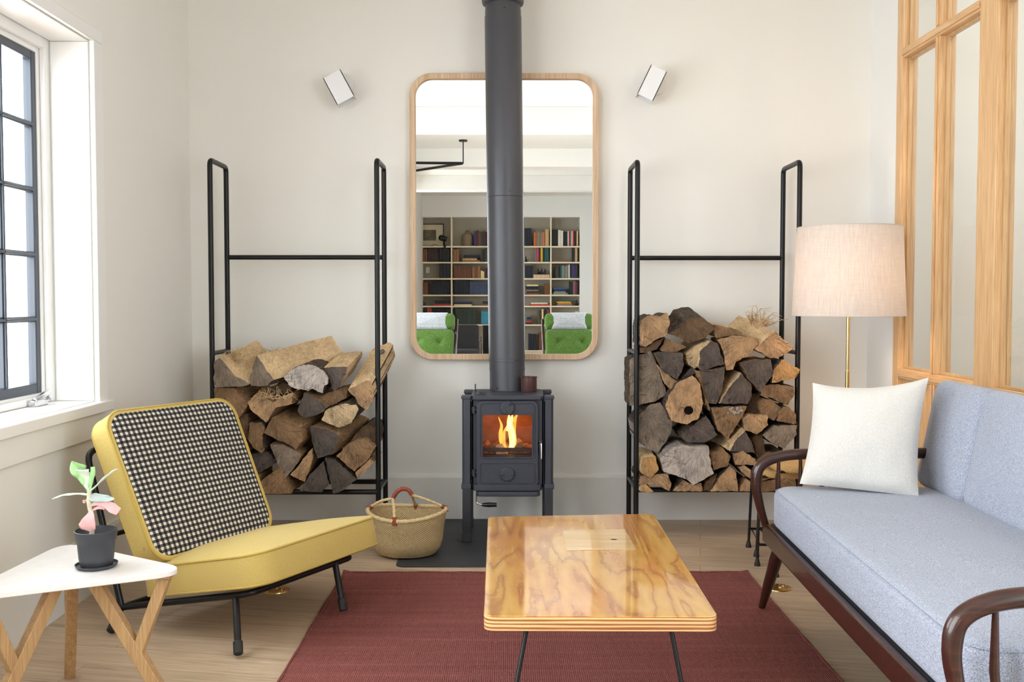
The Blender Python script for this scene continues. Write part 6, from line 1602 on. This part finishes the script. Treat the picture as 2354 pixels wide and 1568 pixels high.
# green lounge chairs either side of the camera
def green_chair(cx, cy, rz, label, wmul=1.0):
    t = thing('green_armchair', label, 'armchair', (cx, cy, 0), rz, 'green tufted armchairs reflected in the mirror')
    Rz = Matrix.Translation((cx, cy, 0)) @ Matrix.Rotation(rz, 4, 'Z')
    hw = 0.25 * wmul; ln = R(20)
    ey = V((0, -sin(ln), cos(ln))); ez = V((0, cos(ln), sin(ln))); ex = V((1, 0, 0))
    def Tc(o): return Rz @ frame_T(o, ex, ey, ez)
    def tuft(p):
        x, y, z = p
        for tx in (-0.12, 0.12):
            for ty in (-0.1, 0.13):
                d = sqrt((x - tx) ** 2 + (y - ty) ** 2); z -= (0.035 * math.exp(-(d / 0.035) ** 2)) * (1 if z > 0 else 0)
        return V((x, y, z))
    b = MB(); c = V((0, -0.02, 0.40)) + ey * 0.20; cushion(b, hw, 0.27, 0.11, 0.05, 0.02, 0.04, Tc(c), 8, tuft, nn=22); b.build('back_cushion', M['green'], t, angle=70)
    b = MB(); c = V((0, -0.02, 0.40)) + ey * 0.555; cushion(b, hw, 0.085, 0.12, 0.04, 0.01, 0.035, Tc(c), 8); b.build('head_cushion', M['green'], t, angle=70)
    b = MB(); cushion(b, hw * 0.74, 0.092, 0.134, 0.012, 0.012, 0.035, Tc(c), 8); h = b.build('headrest_cover', M['grey_cloth'], t, angle=70); h['label'] = 'pale grey cloth wrapped round the headrest'
    b = MB(); T = Rz @ Matrix.Translation((0, 0.22, 0.37)) @ Matrix.Rotation(R(8), 4, 'X'); cushion(b, hw, 0.27, 0.12, 0.05, 0.015, 0.04, T, 8); b.build('seat_cushion', M['green'], t, angle=70)
    for s in (-1, 1):
        b = MB(); pt = lambda x, y, z: Rz @ V((x, y, z))
        b.tube([pt(s * (hw + 0.02), -0.26, 0.95), pt(s * (hw + 0.02), 0.02, 0.36), pt(s * (hw + 0.02), 0.05, 0.26)], 0.014, 10); b.tube([pt(s * (hw + 0.02), -0.3, 0.02), pt(s * (hw + 0.02), -0.12, 0.36), pt(s * (hw + 0.02), 0.40, 0.40), pt(s * (hw + 0.02), 0.46, 0.02)], 0.015, 10)
        b.build('side_frame', M['dark_wood'], t)
green_chair(-0.83, 0.20, R(4), 'green tufted armchair with grey headrest at the left of the mirror', 1.02)
green_chair(0.63, 0.20, R(-3), 'green tufted armchair with grey headrest at the right of the mirror', 1.0)
ck = V((-0.66, 2 * YM - 14.0, 0)); t = thing('black_armchair', 'black upholstered armchair behind the left green chair in the mirror', 'armchair', ck)
b = MB(); cushion(b, 0.23, 0.27, 0.10, 0.04, 0.01, 0.03, frame_T(ck + V((0, -0.2, 0.53)), V((1, 0, 0)), V((0, -0.15, 0.988)), V((0, 0.988, 0.15))), 6); b.build('backrest', M['black_cloth'], t, angle=70)
b = MB(); cushion(b, 0.23, 0.24, 0.12, 0.04, 0.01, 0.03, Matrix.Translation(ck + V((0, 0.1, 0.40))), 6); b.build('seat', M['black_cloth'], t, angle=70)
for s in (-1, 1):
    b = MB(); b.tube(arc_path([ck + V((s * 0.26, -0.26, 0)), ck + V((s * 0.26, -0.22, 0.62)), ck + V((s * 0.26, 0.3, 0.60)), ck + V((s * 0.26, 0.32, 0))], 0.04), 0.016, 10); b.build('side_frame', M['dark_wood'], t)
p = mir(1119, 748, 15.5); ck = V((p.x, 2 * YM - 15.5, 0))  # unidentified slim dark upright, built as a plain black box
t = thing('black_cabinet', 'slim tall black cabinet beside the flue pipe in the mirror', 'black_cabinet', ck)
b = MB(); b.box((ck.x - 0.06, ck.y - 0.12, 0.02), (ck.x + 0.06, ck.y + 0.12, p.z)); b.build('cabinet', M['black_tube'], t, bevel=0.004)
b = MB(); b.box((ck.x - 0.09, ck.y - 0.15, 0), (ck.x + 0.09, ck.y + 0.15, 0.02)); b.build('base', M['black_tube'], t, bevel=0.003)
